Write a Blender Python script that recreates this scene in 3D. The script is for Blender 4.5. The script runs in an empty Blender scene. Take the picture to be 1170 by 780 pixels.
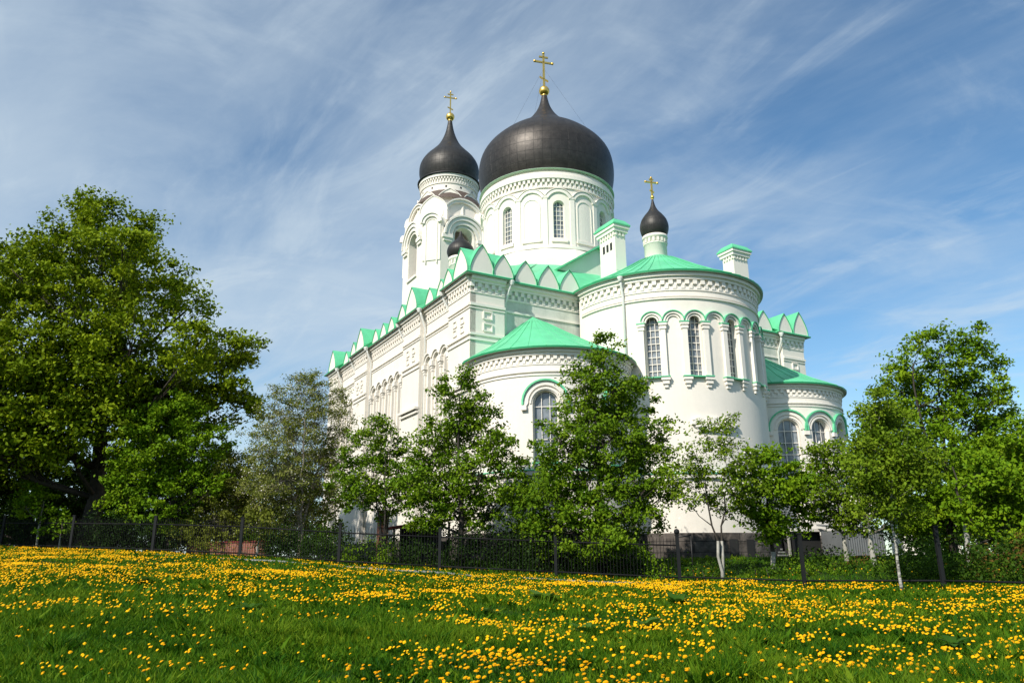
import bpy, bmesh, math, random
import numpy as np
from math import sin, cos, pi, radians, sqrt, atan2
from mathutils import Vector, Matrix

# ------------------------------------------------------------------ camera, sky, sun, exposure
scn = bpy.context.scene
COL = scn.collection
PITCH = radians(16.23)
cam_d = bpy.data.cameras.new('camera'); cam = bpy.data.objects.new('camera', cam_d); COL.objects.link(cam)
cam_d.lens = 26.95; cam_d.sensor_width = 36; cam_d.clip_end = 6000; cam_d.clip_start = 0.1
cam.location = (0, 0, 0); cam.rotation_mode = 'QUATERNION'
cam.rotation_quaternion = (Matrix.Rotation(pi/2 + PITCH, 4, 'X') @ Matrix.Rotation(radians(-.45), 4, 'Z')).to_quaternion()
scn.camera = cam

SUN_EL = radians(40); SUN_DIR = Vector((-.62*cos(SUN_EL), -.785*cos(SUN_EL), sin(SUN_EL))).normalized()
sd = bpy.data.lights.new('sun', 'SUN'); sd.energy = 4.6; sd.angle = radians(.53); sd.color = (1, .94, .84)
so = bpy.data.objects.new('sun', sd); COL.objects.link(so)
so.rotation_euler = SUN_DIR.to_track_quat('Z', 'Y').to_euler(); so.location = (-40, -50, 80)

world = bpy.data.worlds.new('World'); scn.world = world; world.use_nodes = True
def build_sky():
    nt = world.node_tree; N = nt.nodes; L = nt.links; N.clear()
    out = N.new('ShaderNodeOutputWorld'); bg = N.new('ShaderNodeBackground'); bg.inputs[1].default_value = .125
    sky = N.new('ShaderNodeTexSky'); sky.sky_type = 'NISHITA'; sky.sun_disc = False
    sky.sun_elevation = SUN_EL; sky.sun_rotation = atan2(SUN_DIR.x, SUN_DIR.y)
    sky.air_density = 1.0; sky.dust_density = .35; sky.ozone_density = 1.3; sky.altitude = 300
    tc = N.new('ShaderNodeTexCoord')
    sep = N.new('ShaderNodeSeparateXYZ'); L.new(tc.outputs['Generated'], sep.inputs[0])
    def mth(op, a, b=None, c=None):
        m = N.new('ShaderNodeMath'); m.operation = op
        for i, v in enumerate((a, b, c)):
            if v is None: continue
            if isinstance(v, (int, float)): m.inputs[i].default_value = v
            else: L.new(v, m.inputs[i])
        return m.outputs[0]
    zc = mth('ADD', mth('MAXIMUM', sep.outputs[2], 0.0), .12)
    px = mth('DIVIDE', sep.outputs[0], zc); py = mth('DIVIDE', sep.outputs[1], zc)
    cmb = N.new('ShaderNodeCombineXYZ'); L.new(px, cmb.inputs[0]); L.new(py, cmb.inputs[1])
    def noise(rot, scale, sc, det, rough, dist, loc=(0, 0, 0)):
        mp = N.new('ShaderNodeMapping'); mp.vector_type = 'TEXTURE'; mp.inputs['Rotation'].default_value = (0, 0, radians(rot))
        mp.inputs['Scale'].default_value = scale; mp.inputs['Location'].default_value = loc
        L.new(cmb.outputs[0], mp.inputs[0])
        n = N.new('ShaderNodeTexNoise'); n.inputs['Scale'].default_value = sc; n.inputs['Detail'].default_value = det
        n.inputs['Roughness'].default_value = rough; n.inputs['Distortion'].default_value = dist
        L.new(mp.outputs[0], n.inputs['Vector']); return n.outputs['Fac']
    def ramp(v, lo, hi, a=0., b=1.):
        m = N.new('ShaderNodeMapRange'); m.interpolation_type = 'SMOOTHSTEP'; L.new(v, m.inputs[0])
        m.inputs[1].default_value = lo; m.inputs[2].default_value = hi; m.inputs[3].default_value = a; m.inputs[4].default_value = b
        return m.outputs[0]
    streak = noise(-50, (1.9, .85, 1), 1.6, 11, .62, .6, (3.1, 1.7, 0))
    wisps = noise(-42, (1.6, .85, 1), 2.6, 13, .64, 1.4, (7.3, 2.2, 0))
    fine = noise(-56, (2.4, .7, 1), 3.6, 12, .60, .9, (1.3, 4.2, 0))
    cross_ = noise(25, (1.6, .9, 1), 2.2, 12, .60, 1.2, (2.3, 6.2, 0))
    big = noise(10, (1, 1, 1), .85, 5, .5, .3, (5.2, 8.1, 0))
    # the veil of cirrus is thicker to the south-west (left), thinner to the north-east
    side = ramp(px, -1.5, 1.5, .30, -.02)
    veil = mth('ADD', mth('ADD', mth('MULTIPLY', streak, .75), mth('MULTIPLY', big, .8)), side)
    veil = ramp(veil, .62, 1.34, .0, .80)
    fib = mth('MULTIPLY', ramp(wisps, .47, .72), ramp(big, .38, .60))
    fib2 = mth('MULTIPLY', ramp(fine, .48, .74), ramp(wisps, .36, .60, .08, .30))
    fib3 = mth('MULTIPLY', ramp(cross_, .48, .78), .26)
    cov = mth('ADD', mth('ADD', veil, mth('MULTIPLY', fib, .46)), mth('ADD', fib2, fib3))
    cov = mth('SUBTRACT', 1.0, mth('POWER', 2.718, mth('MULTIPLY', cov, -1.45)))
    # near the horizon the veil is seen edge-on
    cov = mth('MAXIMUM', cov, ramp(sep.outputs[2], .30, .0, 0., .40))
    hs = N.new('ShaderNodeHueSaturation'); hs.inputs['Saturation'].default_value = 1.12; hs.inputs['Value'].default_value = 1.05
    L.new(sky.outputs[0], hs.inputs['Color'])
    mix = N.new('ShaderNodeMixRGB'); L.new(cov, mix.inputs[0])
    gain = N.new('ShaderNodeMixRGB'); gain.blend_type = 'MULTIPLY'; gain.inputs[0].default_value = 1; gain.inputs[2].default_value = (.84, 1.0, 1.0, 1)
    L.new(hs.outputs[0], gain.inputs[1]); L.new(gain.outputs[0], mix.inputs[1])
    mix.inputs[2].default_value = (4.5, 5.25, 5.85, 1)
    L.new(mix.outputs[0], bg.inputs[0]); L.new(bg.outputs[0], out.inputs[0])
build_sky()
scn.view_settings.view_transform = 'Standard'; scn.view_settings.look = 'None'
scn.view_settings.exposure = 0.2; scn.view_settings.gamma = 1; scn.view_settings.use_curve_mapping = False
scn.cycles.max_bounces = 6; scn.cycles.diffuse_bounces = 3; scn.cycles.transmission_bounces = 3; scn.cycles.transparent_max_bounces = 4

rng = np.random.default_rng(7); random.seed(7)

# ------------------------------------------------------------------ helpers
def tag(o, label=None, cat=None, group=None, kind=None):
    if label: o['label'] = label
    if cat: o['category'] = cat
    if group: o['group'] = group
    if kind: o['kind'] = kind
    return o

def empty(name, loc, rz=0, label=None, cat=None, group=None):
    o = bpy.data.objects.new(name, None); COL.objects.link(o); o.location = loc; o.rotation_euler = (0, 0, rz)
    o.empty_display_size = .5
    return tag(o, label, cat, group)

class MB:
    """collects shapes; build() links them as one mesh object"""
    def __init__(s): s.v = []; s.f = []; s.m = []; s.sm = []; s.uv = []
    def add(s, vs, fs, mi=0, smooth=False, uvs=None):
        o = len(s.v); s.v += [tuple(p) for p in vs]
        for k, f in enumerate(fs):
            s.f.append(tuple(i+o for i in f)); s.m.append(mi); s.sm.append(smooth)
            s.uv.append(uvs[k] if uvs else None)
    def box(s, a, b, mi=0):
        x0, y0, z0 = a; x1, y1, z1 = b
        s.add([(x0,y0,z0),(x1,y0,z0),(x1,y1,z0),(x0,y1,z0),(x0,y0,z1),(x1,y0,z1),(x1,y1,z1),(x0,y1,z1)],
              [(0,3,2,1),(4,5,6,7),(0,1,5,4),(1,2,6,5),(2,3,7,6),(3,0,4,7)], mi)
    def tube(s, pts, rad, n=8, mi=0, cap=True):
        pts = [Vector(p) for p in pts]; R = rad if isinstance(rad, (list, tuple)) else [rad]*len(pts)
        vs = []; prev = None
        for i, p in enumerate(pts):
            t = (pts[min(i+1, len(pts)-1)] - pts[max(i-1, 0)]).normalized()
            ref = prev if prev else (Vector((1,0,0)) if abs(t.x) < .8 else Vector((0,1,0)))
            x = (ref - t*ref.dot(t)).normalized(); y = t.cross(x); prev = x
            vs += [p + (x*cos(2*pi*k/n) + y*sin(2*pi*k/n))*R[i] for k in range(n)]
        fs = [(i*n+k, i*n+(k+1) % n, (i+1)*n+(k+1) % n, (i+1)*n+k) for i in range(len(pts)-1) for k in range(n)]
        if cap: fs += [tuple(range(n))[::-1], tuple((len(pts)-1)*n+k for k in range(n))]
        s.add(vs, fs, mi, True)
    def lathe(s, prof, n=48, c=(0, 0), mi=0, smooth=True, a0=0., a1=2*pi, vscale=1.):
        full = abs(a1-a0-2*pi) < 1e-6; m = n if full else n+1
        vs = []; 
        for r, z in prof:
            for k in range(m):
                t = a0+(a1-a0)*k/n; vs.append((c[0]+r*sin(t), c[1]-r*cos(t), z))
        L = [0]
        for i in range(1, len(prof)): L.append(L[-1]+sqrt((prof[i][0]-prof[i-1][0])**2+(prof[i][1]-prof[i-1][1])**2))
        fs = []; uv = []
        for i in range(len(prof)-1):
            for k in range(n):
                k2 = (k+1) % m
                fs.append((i*m+k, i*m+k2, (i+1)*m+k2, (i+1)*m+k))
                uv.append([(k/n, L[i]*vscale), ((k+1)/n, L[i]*vscale), ((k+1)/n, L[i+1]*vscale), (k/n, L[i+1]*vscale)])
        s.add(vs, fs, mi, smooth, uv)
    def prism(s, poly, h0, h1, f=lambda u, v, h: (u, v, h), mi=0, side_mi=None, smooth=False):
        """poly of (u,v) extruded along h; f maps to space"""
        n = len(poly); vs = [f(u, v, h0) for u, v in poly] + [f(u, v, h1) for u, v in poly]
        s.add(vs, [tuple(range(n))[::-1], tuple(range(n, 2*n))], mi)
        s.add(vs, [(i, (i+1) % n, n+(i+1) % n, n+i) for i in range(n)], mi if side_mi is None else side_mi, smooth)
    def build(s, name, mats, parent=None, recalc=True, bevel=0):
        me = bpy.data.meshes.new(name); me.from_pydata(s.v, [], s.f)
        for m in (mats if isinstance(mats, (list, tuple)) else [mats]): me.materials.append(m)
        me.polygons.foreach_set('material_index', s.m); me.polygons.foreach_set('use_smooth', s.sm)
        if any(u for u in s.uv):
            ul = me.uv_layers.new(name='UVMap'); i = 0
            for f, u in zip(s.f, s.uv):
                for k in range(len(f)):
                    ul.data[i].uv = u[k] if u else (0, 0); i += 1
        if recalc:
            bm = bmesh.new(); bm.from_mesh(me); bmesh.ops.recalc_face_normals(bm, faces=bm.faces); bm.to_mesh(me); bm.free()
        me.update()
        o = bpy.data.objects.new(name, me); COL.objects.link(o)
        if parent: o.parent = parent
        if bevel:
            b = o.modifiers.new('bevel', 'BEVEL'); b.width = bevel; b.segments = 2; b.limit_method = 'ANGLE'
        return o

# ---- walls described by (s, z, d): s along the wall, d inward; P maps to space
def wall(mb, P, s0, s1, z0, z1, ops=(), depth=.35, ds=.4, mi=0, zs=None):
    """ops: (centre, width, sill, spring) round-headed openings"""
    br = {round(s0, 4), round(s1, 4)}
    n = max(1, int((s1-s0)/ds))
    for i in range(n+1): br.add(round(s0+(s1-s0)*i/n, 4))
    for c, w, a, b in ops:
        br = {x for x in br if not (c-w/2 < x < c+w/2)}
        for k in range(15): br.add(round(c-w/2*cos(pi*k/14), 4))
    br = sorted(br)
    for sa, sb in zip(br[:-1], br[1:]):
        mid = (sa+sb)/2; op = None
        for o in ops:
            if abs(mid-o[0]) < o[1]/2: op = o
        def Q(a, b, c, d): mb.add([P(*a), P(*b), P(*c), P(*d)], [(0, 1, 2, 3)], mi)
        if not op: Q((sa,z0,0),(sb,z0,0),(sb,z1,0),(sa,z1,0)); continue
        c, w, zl, zp = op; r = w/2
        ta = zp+sqrt(max(0, r*r-(sa-c)**2)); tb = zp+sqrt(max(0, r*r-(sb-c)**2))
        if zl > z0: Q((sa,z0,0),(sb,z0,0),(sb,zl,0),(sa,zl,0))
        Q((sa,ta,0),(sb,tb,0),(sb,z1,0),(sa,z1,0))
        Q((sa,ta,0),(sb,tb,0),(sb,tb,depth),(sa,ta,depth))
        Q((sa,zl,0),(sb,zl,0),(sb,zl,depth),(sa,zl,depth))
    for c, w, zl, zp in ops:
        for e in (-1, 1):
            x = c+e*w/2; mb.add([P(x,zl,0),P(x,zp,0),P(x,zp,depth),P(x,zl,depth)], [(0,1,2,3)], mi)

def band(mb, P, path, w, out, inn=.03, ds=.35, mi=0, shift=0., closed=False):
    """a moulding of width w along a path of (s,z), proud of the wall by out"""
    pts = [path[0]]
    for a, b in zip(path[:-1], path[1:]):
        n = max(1, int(sqrt((a[0]-b[0])**2+(a[1]-b[1])**2)/ds))
        pts += [(a[0]+(b[0]-a[0])*k/n, a[1]+(b[1]-a[1])*k/n) for k in range(1, n+1)]
    N = len(pts); vs = []
    for i, p in enumerate(pts):
        t0 = pts[max(i-1, 0)]; t1 = pts[min(i+1, N-1)]
        tx, tz = t1[0]-t0[0], t1[1]-t0[1]; l = sqrt(tx*tx+tz*tz) or 1; nx, nz = -tz/l, tx/l
        a = shift-w/2; b = shift+w/2
        vs += [P(p[0]+nx*a, p[1]+nz*a, inn), P(p[0]+nx*a, p[1]+nz*a, -out), P(p[0]+nx*b, p[1]+nz*b, -out), P(p[0]+nx*b, p[1]+nz*b, inn)]
    fs = []
    for i in range(N-1):
        for k in range(4): fs.append((i*4+k, i*4+(k+1) % 4, (i+1)*4+(k+1) % 4, (i+1)*4+k))
    fs += [(0, 1, 2, 3), tuple((N-1)*4+k for k in (3, 2, 1, 0))]
    mb.add(vs, fs, mi)
def arcpath(c, zp, r, a0=pi, a1=0., n=16): return [(c+r*cos(a0+(a1-a0)*k/n), zp+r*sin(a0+(a1-a0)*k/n)) for k in range(n+1)]
def hband(mb, P, s0, s1, za, zb, out, inn=.03, ds=.35, mi=0): band(mb, P, [(s0, (za+zb)/2), (s1, (za+zb)/2)], zb-za, out, inn, ds, mi)
def blk(mb, P, s0, s1, z0, z1, out, inn=.03, mi=0):
    vs = [P(s, z, d) for d in (inn, -out) for s, z in ((s0,z0),(s1,z0),(s1,z1),(s0,z1))]
    mb.add(vs, [(0,1,2,3),(7,6,5,4),(0,4,5,1),(1,5,6,2),(2,6,7,3),(3,7,4,0)], mi)
def dentils(mb, P, s0, s1, z0, z1, pitch, fill, out, mi=0, off=0.):
    n = max(1, round((s1-s0)/pitch)); p = (s1-s0)/n
    for i in range(n):
        a = s0+p*(i+off); 
        if a+p*fill > s1: continue
        blk(mb, P, a, a+p*fill, z0, z1, out, mi=mi)

# ------------------------------------------------------------------ materials
def mat(name, color, rough=.8, metal=0., bump=None, var=None, spec=.5):
    """bump=(scale,strength,dist); var=(scale, amount) value variation of the thing's own colour"""
    m = bpy.data.materials.new(name); m.use_nodes = True; nt = m.node_tree; N = nt.nodes; L = nt.links
    b = N['Principled BSDF']; b.inputs['Base Color'].default_value = (*color, 1); b.inputs['Roughness'].default_value = rough
    b.inputs['Metallic'].default_value = metal; b.inputs['Specular IOR Level'].default_value = spec
    tc = N.new('ShaderNodeTexCoord')
    if var:
        n = N.new('ShaderNodeTexNoise'); n.inputs['Scale'].default_value = var[0]; n.inputs['Detail'].default_value = 8; n.inputs['Roughness'].default_value = .65
        L.new(tc.outputs['Object'], n.inputs['Vector'])
        mr = N.new('ShaderNodeMapRange'); mr.inputs[1].default_value = .3; mr.inputs[2].default_value = .7
        mr.inputs[3].default_value = 1-var[1]; mr.inputs[4].default_value = 1+var[1]*.5; L.new(n.outputs[0], mr.inputs[0])
        mx = N.new('ShaderNodeMixRGB'); mx.blend_type = 'MULTIPLY'; mx.inputs[0].default_value = 1; mx.inputs[1].default_value = (*color, 1)
        L.new(mr.outputs[0], mx.inputs[2]); L.new(mx.outputs[0], b.inputs['Base Color'])
    if bump:
        n = N.new('ShaderNodeTexNoise'); n.inputs['Scale'].default_value = bump[0]; n.inputs['Detail'].default_value = 6
        L.new(tc.outputs['Object'], n.inputs['Vector'])
        bp = N.new('ShaderNodeBump'); bp.inputs['Strength'].default_value = bump[1]; bp.inputs['Distance'].default_value = bump[2]
        L.new(n.outputs[0], bp.inputs['Height']); L.new(bp.outputs[0], b.inputs['Normal'])
    return m

def plaster(name, base, stain_amt, stain_col=(.30, .33, .27)):
    m = bpy.data.materials.new(name); m.use_nodes = True; nt = m.node_tree; N = nt.nodes; L = nt.links
    b = N['Principled BSDF']; b.inputs['Roughness'].default_value = .9; b.inputs['Specular IOR Level'].default_value = .2
    tc = N.new('ShaderNodeTexCoord')
    def noise(sc, det, scale=(1,1,1)):
        mp = N.new('ShaderNodeMapping'); mp.inputs['Scale'].default_value = scale; L.new(tc.outputs['Object'], mp.inputs[0])
        n = N.new('ShaderNodeTexNoise'); n.inputs['Scale'].default_value = sc; n.inputs['Detail'].default_value = det; n.inputs['Roughness'].default_value = .7
        L.new(mp.outputs[0], n.inputs['Vector']); return n.outputs[0]
    big = noise(.35, 9); drip = noise(1.4, 7, (1, 1, .12)); fine = noise(5, 5)
    mul = N.new('ShaderNodeMath'); mul.operation = 'MULTIPLY_ADD'; L.new(drip, mul.inputs[0]); mul.inputs[1].default_value = .6; L.new(big, mul.inputs[2])
    mul2 = N.new('ShaderNodeMath'); mul2.operation = 'MULTIPLY_ADD'; L.new(fine, mul2.inputs[0]); mul2.inputs[1].default_value = .25; L.new(mul.outputs[0], mul2.inputs[2])
    mr = N.new('ShaderNodeMapRange'); L.new(mul2.outputs[0], mr.inputs[0]); mr.inputs[1].default_value = .82; mr.inputs[2].default_value = 1.15
    mr.inputs[3].default_value = 0; mr.inputs[4].default_value = stain_amt
    mx = N.new('ShaderNodeMixRGB'); L.new(mr.outputs[0], mx.inputs[0]); mx.inputs[1].default_value = (*base, 1); mx.inputs[2].default_value = (*stain_col, 1)
    L.new(mx.outputs[0], b.inputs['Base Color'])
    bp = N.new('ShaderNodeBump'); bp.inputs['Strength'].default_value = .25; bp.inputs['Distance'].default_value = .03
    L.new(fine, bp.inputs['Height']); L.new(bp.outputs[0], b.inputs['Normal'])
    return m

def brickmat(name, c1, c2, mortar, scale, bw, rh, ms, rough=.85, bump=.6, uv=False, metal=0., noisy=.3, dist=.03):
    m = bpy.data.materials.new(name); m.use_nodes = True; nt = m.node_tree; N = nt.nodes; L = nt.links
    b = N['Principled BSDF']; b.inputs['Roughness'].default_value = rough; b.inputs['Metallic'].default_value = metal
    tc = N.new('ShaderNodeTexCoord'); mp = N.new('ShaderNodeMapping')
    if uv: L.new(tc.outputs['UV'], mp.inputs[0]); mp.inputs['Scale'].default_value = (uv, 1, 1)
    else:
        sp = N.new('ShaderNodeSeparateXYZ'); L.new(tc.outputs['Object'], sp.inputs[0])
        ad = N.new('ShaderNodeMath'); ad.operation = 'ADD'; L.new(sp.outputs[0], ad.inputs[0]); L.new(sp.outputs[1], ad.inputs[1])
        cb = N.new('ShaderNodeCombineXYZ'); L.new(ad.outputs[0], cb.inputs[0]); L.new(sp.outputs[2], cb.inputs[1]); L.new(cb.outputs[0], mp.inputs[0])
    br = N.new('ShaderNodeTexBrick'); L.new(mp.outputs[0], br.inputs['Vector'])
    br.inputs['Color1'].default_value = (*c1, 1); br.inputs['Color2'].default_value = (*c2, 1); br.inputs['Mortar'].default_value = (*mortar, 1)
    br.inputs['Scale'].default_value = scale; br.inputs['Brick Width'].default_value = bw; br.inputs['Row Height'].default_value = rh
    br.inputs['Mortar Size'].default_value = ms; br.inputs['Bias'].default_value = 0
    if uv: br.offset = 0.
    n = N.new('ShaderNodeTexNoise'); n.inputs['Scale'].default_value = 2.2; n.inputs['Detail'].default_value = 8; L.new(tc.outputs['Object'], n.inputs['Vector'])
    mr = N.new('ShaderNodeMapRange'); L.new(n.outputs[0], mr.inputs[0]); mr.inputs[1].default_value = .3; mr.inputs[2].default_value = .7
    mr.inputs[3].default_value = 1-noisy; mr.inputs[4].default_value = 1+noisy
    mx = N.new('ShaderNodeMixRGB'); mx.blend_type = 'MULTIPLY'; mx.inputs[0].default_value = 1; L.new(br.outputs['Color'], mx.inputs[1]); L.new(mr.outputs[0], mx.inputs[2])
    L.new(mx.outputs[0], b.inputs['Base Color'])
    ad2 = N.new('ShaderNodeMath'); ad2.operation = 'MULTIPLY_ADD'; L.new(br.outputs['Fac'], ad2.inputs[0]); ad2.inputs[1].default_value = -1; L.new(n.outputs[0], ad2.inputs[2])
    bp = N.new('ShaderNodeBump'); bp.inputs['Strength'].default_value = bump; bp.inputs['Distance'].default_value = dist
    L.new(ad2.outputs[0], bp.inputs['Height']); L.new(bp.outputs[0], b.inputs['Normal'])
    return m

M = {}
M['plaster'] = plaster('white_plaster', (.845, .785, .70), .24, (.5, .5, .44))
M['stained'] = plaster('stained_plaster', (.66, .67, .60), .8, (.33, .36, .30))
M['trim'] = mat('white_trim', (.84, .785, .705), .85, var=(.8, .06))
M['green'] = mat('mint_roof_paint', (.13, .58, .30), .5, var=(.5, .24), bump=(1.2, .25, .05))
M['greend'] = mat('green_roof_edge', (.02, .30, .12), .5, var=(.8, .2))
M['dark_soffit'] = mat('soffit_boards', (.42, .42, .38), .85)
M['onion'] = brickmat('dome_copper_sheets', (.052, .045, .040), (.045, .039, .035), (.030, .027, .025), 1, .80, .92, .022, rough=.46, bump=.5, uv=41.6, metal=.55, noisy=.25)
M['onion2'] = brickmat('small_dome_sheets', (.046, .043, .040), (.040, .038, .036), (.024, .022, .021), 1, .55, .6, .016, rough=.5, bump=.4, uv=23.1, metal=.55, noisy=.25)
M['brown_sheet'] = mat('brown_sheet_metal', (.10, .07, .055), .6)
M['gold'] = mat('gilding', (.95, .60, .15), .34, 1.0)
M['pale_green'] = mat('pale_green_flashing', (.50, .64, .50), .6)
M['glass'] = mat('window_glass', (.24, .265, .29), .12, 0, bump=(1.6, .25, .03), var=(1.1, .65), spec=.8)
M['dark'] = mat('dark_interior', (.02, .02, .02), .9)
M['stone'] = brickmat('rough_granite_blocks', (.075, .062, .052), (.125, .105, .092), (.035, .03, .026), 1, 1.15, .62, .022, bump=1., noisy=.55, dist=.12)
M['brick'] = brickmat('red_brick', (.26, .075, .04), (.19, .055, .032), (.22, .18, .15), 1, .26, .085, .010, noisy=.3)
M['iron'] = mat('black_iron_paint', (.010, .010, .011), .8, spec=.2)
M['post'] = mat('grey_post_paint', (.010, .011, .012), .7, spec=.25)
M['bark'] = mat('bark', (.075, .055, .04), .95, bump=(9, .9, .04), var=(5, .4))
M['barkd'] = mat('dark_bark', (.045, .036, .028), .95, bump=(9, .9, .04), var=(5, .4))
M['barkl'] = mat('grey_bark', (.22, .19, .15), .9, bump=(12, .6, .02), var=(6, .4))
M['white_paint'] = mat('limewashed_bark', (.36, .345, .30), .9, bump=(12, .6, .02), var=(8, .25))
def birchbark():
    m = mat('birch_bark', (.46, .44, .39), .9); nt = m.node_tree; N = nt.nodes; L = nt.links
    tc = N.new('ShaderNodeTexCoord'); mp = N.new('ShaderNodeMapping'); mp.inputs['Scale'].default_value = (3, 3, 11); L.new(tc.outputs['Object'], mp.inputs[0])
    n = N.new('ShaderNodeTexNoise'); n.inputs['Scale'].default_value = 1.4; n.inputs['Detail'].default_value = 5; L.new(mp.outputs[0], n.inputs['Vector'])
    cr = N.new('ShaderNodeValToRGB'); cr.color_ramp.elements[0].position = .40; cr.color_ramp.elements[0].color = (.05, .045, .04, 1); cr.color_ramp.elements[1].position = .56; cr.color_ramp.elements[1].color = (.44, .42, .37, 1)
    L.new(n.outputs[0], cr.inputs[0]); L.new(cr.outputs[0], N['Principled BSDF'].inputs['Base Color']); return m
M['birch_bark'] = birchbark()
M['concrete'] = mat('path_concrete', (.25, .25, .235), .9, var=(3, .25), bump=(14, .4, .01))
M['metal_grey'] = mat('grey_sheet_metal', (.20, .21, .22), .5, .3, var=(1.5, .15))
M['red_fascia'] = mat('dark_red_paint', (.16, .018, .02), .6)
M['spout'] = mat('painted_downpipe', (.72, .72, .68), .6)
M['steel'] = mat('dark_steel', (.03, .03, .032), .5, .4)

def leafmat(name, dark, mid, light, transl=.22):
    m = bpy.data.materials.new(name); m.use_nodes = True; nt = m.node_tree; N = nt.nodes; L = nt.links
    b = N['Principled BSDF']; b.inputs['Roughness'].default_value = .6; b.inputs['Specular IOR Level'].default_value = .08
    at = N.new('ShaderNodeAttribute'); at.attribute_name = 'tint'
    cr = N.new('ShaderNodeValToRGB'); L.new(at.outputs['Fac'], cr.inputs[0])
    cr.color_ramp.elements[0].color = (*dark, 1); cr.color_ramp.elements[1].color = (*light, 1)
    e = cr.color_ramp.elements.new(.5); e.color = (*mid, 1)
    L.new(cr.outputs[0], b.inputs['Base Color'])
    tr = N.new('ShaderNodeBsdfTranslucent'); L.new(cr.outputs[0], tr.inputs[0])
    mx = N.new('ShaderNodeMixShader'); mx.inputs[0].default_value = transl
    L.new(b.outputs[0], mx.inputs[1]); L.new(tr.outputs[0], mx.inputs[2]); L.new(mx.outputs[0], N['Material Output'].inputs[0])
    return m
LM = {
 'oak': leafmat('oak_leaves', (.085, .138, .004), (.165, .235, .006), (.28, .345, .010)),
 'maple': leafmat('maple_leaves', (.060, .135, .004), (.125, .23, .006), (.22, .32, .010)),
 'pear': leafmat('dark_green_leaves', (.055, .12, .005), (.11, .20, .007), (.195, .285, .013)),
 'pale': leafmat('pale_leaves', (.085, .118, .010), (.16, .192, .026), (.29, .28, .10)),
 'birch': leafmat('birch_leaves', (.07, .13, .006), (.13, .21, .009), (.21, .285, .018)),
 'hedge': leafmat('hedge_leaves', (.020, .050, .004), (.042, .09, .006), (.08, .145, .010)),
 'olive': leafmat('olive_leaves', (.075, .095, .010), (.13, .155, .016), (.21, .225, .04)),
 'shaded': leafmat('shade_dark_leaves', (.010, .024, .004), (.018, .042, .006), (.034, .072, .010), .1),  # shrub leaves darkened: the shade under the trees is put into this colour
 'rust': leafmat('rusty_leaves', (.08, .055, .012), (.16, .095, .02), (.24, .15, .035)),
 'grass': leafmat('grass_blades', (.022, .085, .004), (.072, .165, .005), (.165, .245, .011), .35),
 'broad': leafmat('broad_weed_leaves', (.03, .09, .008), (.055, .13, .012), (.10, .18, .03), .3),
}
M['petal'] = mat('dandelion_yellow', (.82, .44, .003), .7, spec=.1)
M['petal2'] = mat('dandelion_orange', (.76, .34, .002), .7, spec=.1)
M['stem'] = mat('dandelion_stem', (.10, .20, .03), .6)

# ------------------------------------------------------------------ terrain
FENCE = [(-60, 66, 2.2), (-38, 53, 1.45), (-31.5, 48.6, 1.22), (-25.24, 45.1, .98), (-19.08, 41.9, .72), (-13.54, 39.3, .44), (-8.22, 37.4, .06), (-3.37, 36.2, -.28),
         (1.85, 35.2, -.58), (6.86, 33.2, -.76), (10.7, 29.6, -.84), (13.67, 25.6, -.90), (17.2, 20.5, -.94)]
_t = np.array([p[0]/p[1] for p in FENCE]); _yf = np.array([p[1] for p in FENCE]); _zf = np.array([p[2] for p in FENCE])
def smooth(x): x = np.clip(x, 0, 1); return x*x*(3-2*x)
def ground_z(x, y):
    x = np.asarray(x, float); y = np.asarray(y, float)
    t = np.clip(x/np.maximum(y, 5.), _t[0], _t[-1])
    yf = np.interp(t, _t, _yf); zf = np.interp(t, _t, _zf)
    s = np.clip((y-7)/(yf-7), 0, 1)
    z = -1.12 + (zf+1.12)*(s**.92)
    b = smooth((y-yf)/11)
    zc = np.where(zf > .3, .3+(zf-.3)*.6, .3)
    z = np.where(y > yf, zf + (zc-zf)*b, z)
    z = z + smooth((7-y)/8)*-.2
    near = smooth(1-(np.abs(y-18)-14)/10)
    z = z + (.03*np.sin(x*1.1+y*.7+.6*np.sin(y*.8)) + .03*np.sin(x*.75-y*.6+1+np.sin(x*.7)) + .025*np.sin(x*2.1+1.9*y+np.sin(x*1.3)))*near
    far = smooth((np.hypot(x, y-50)-70)/200); z = z*(1-far) + (-2.5)*far
    return z
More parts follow.
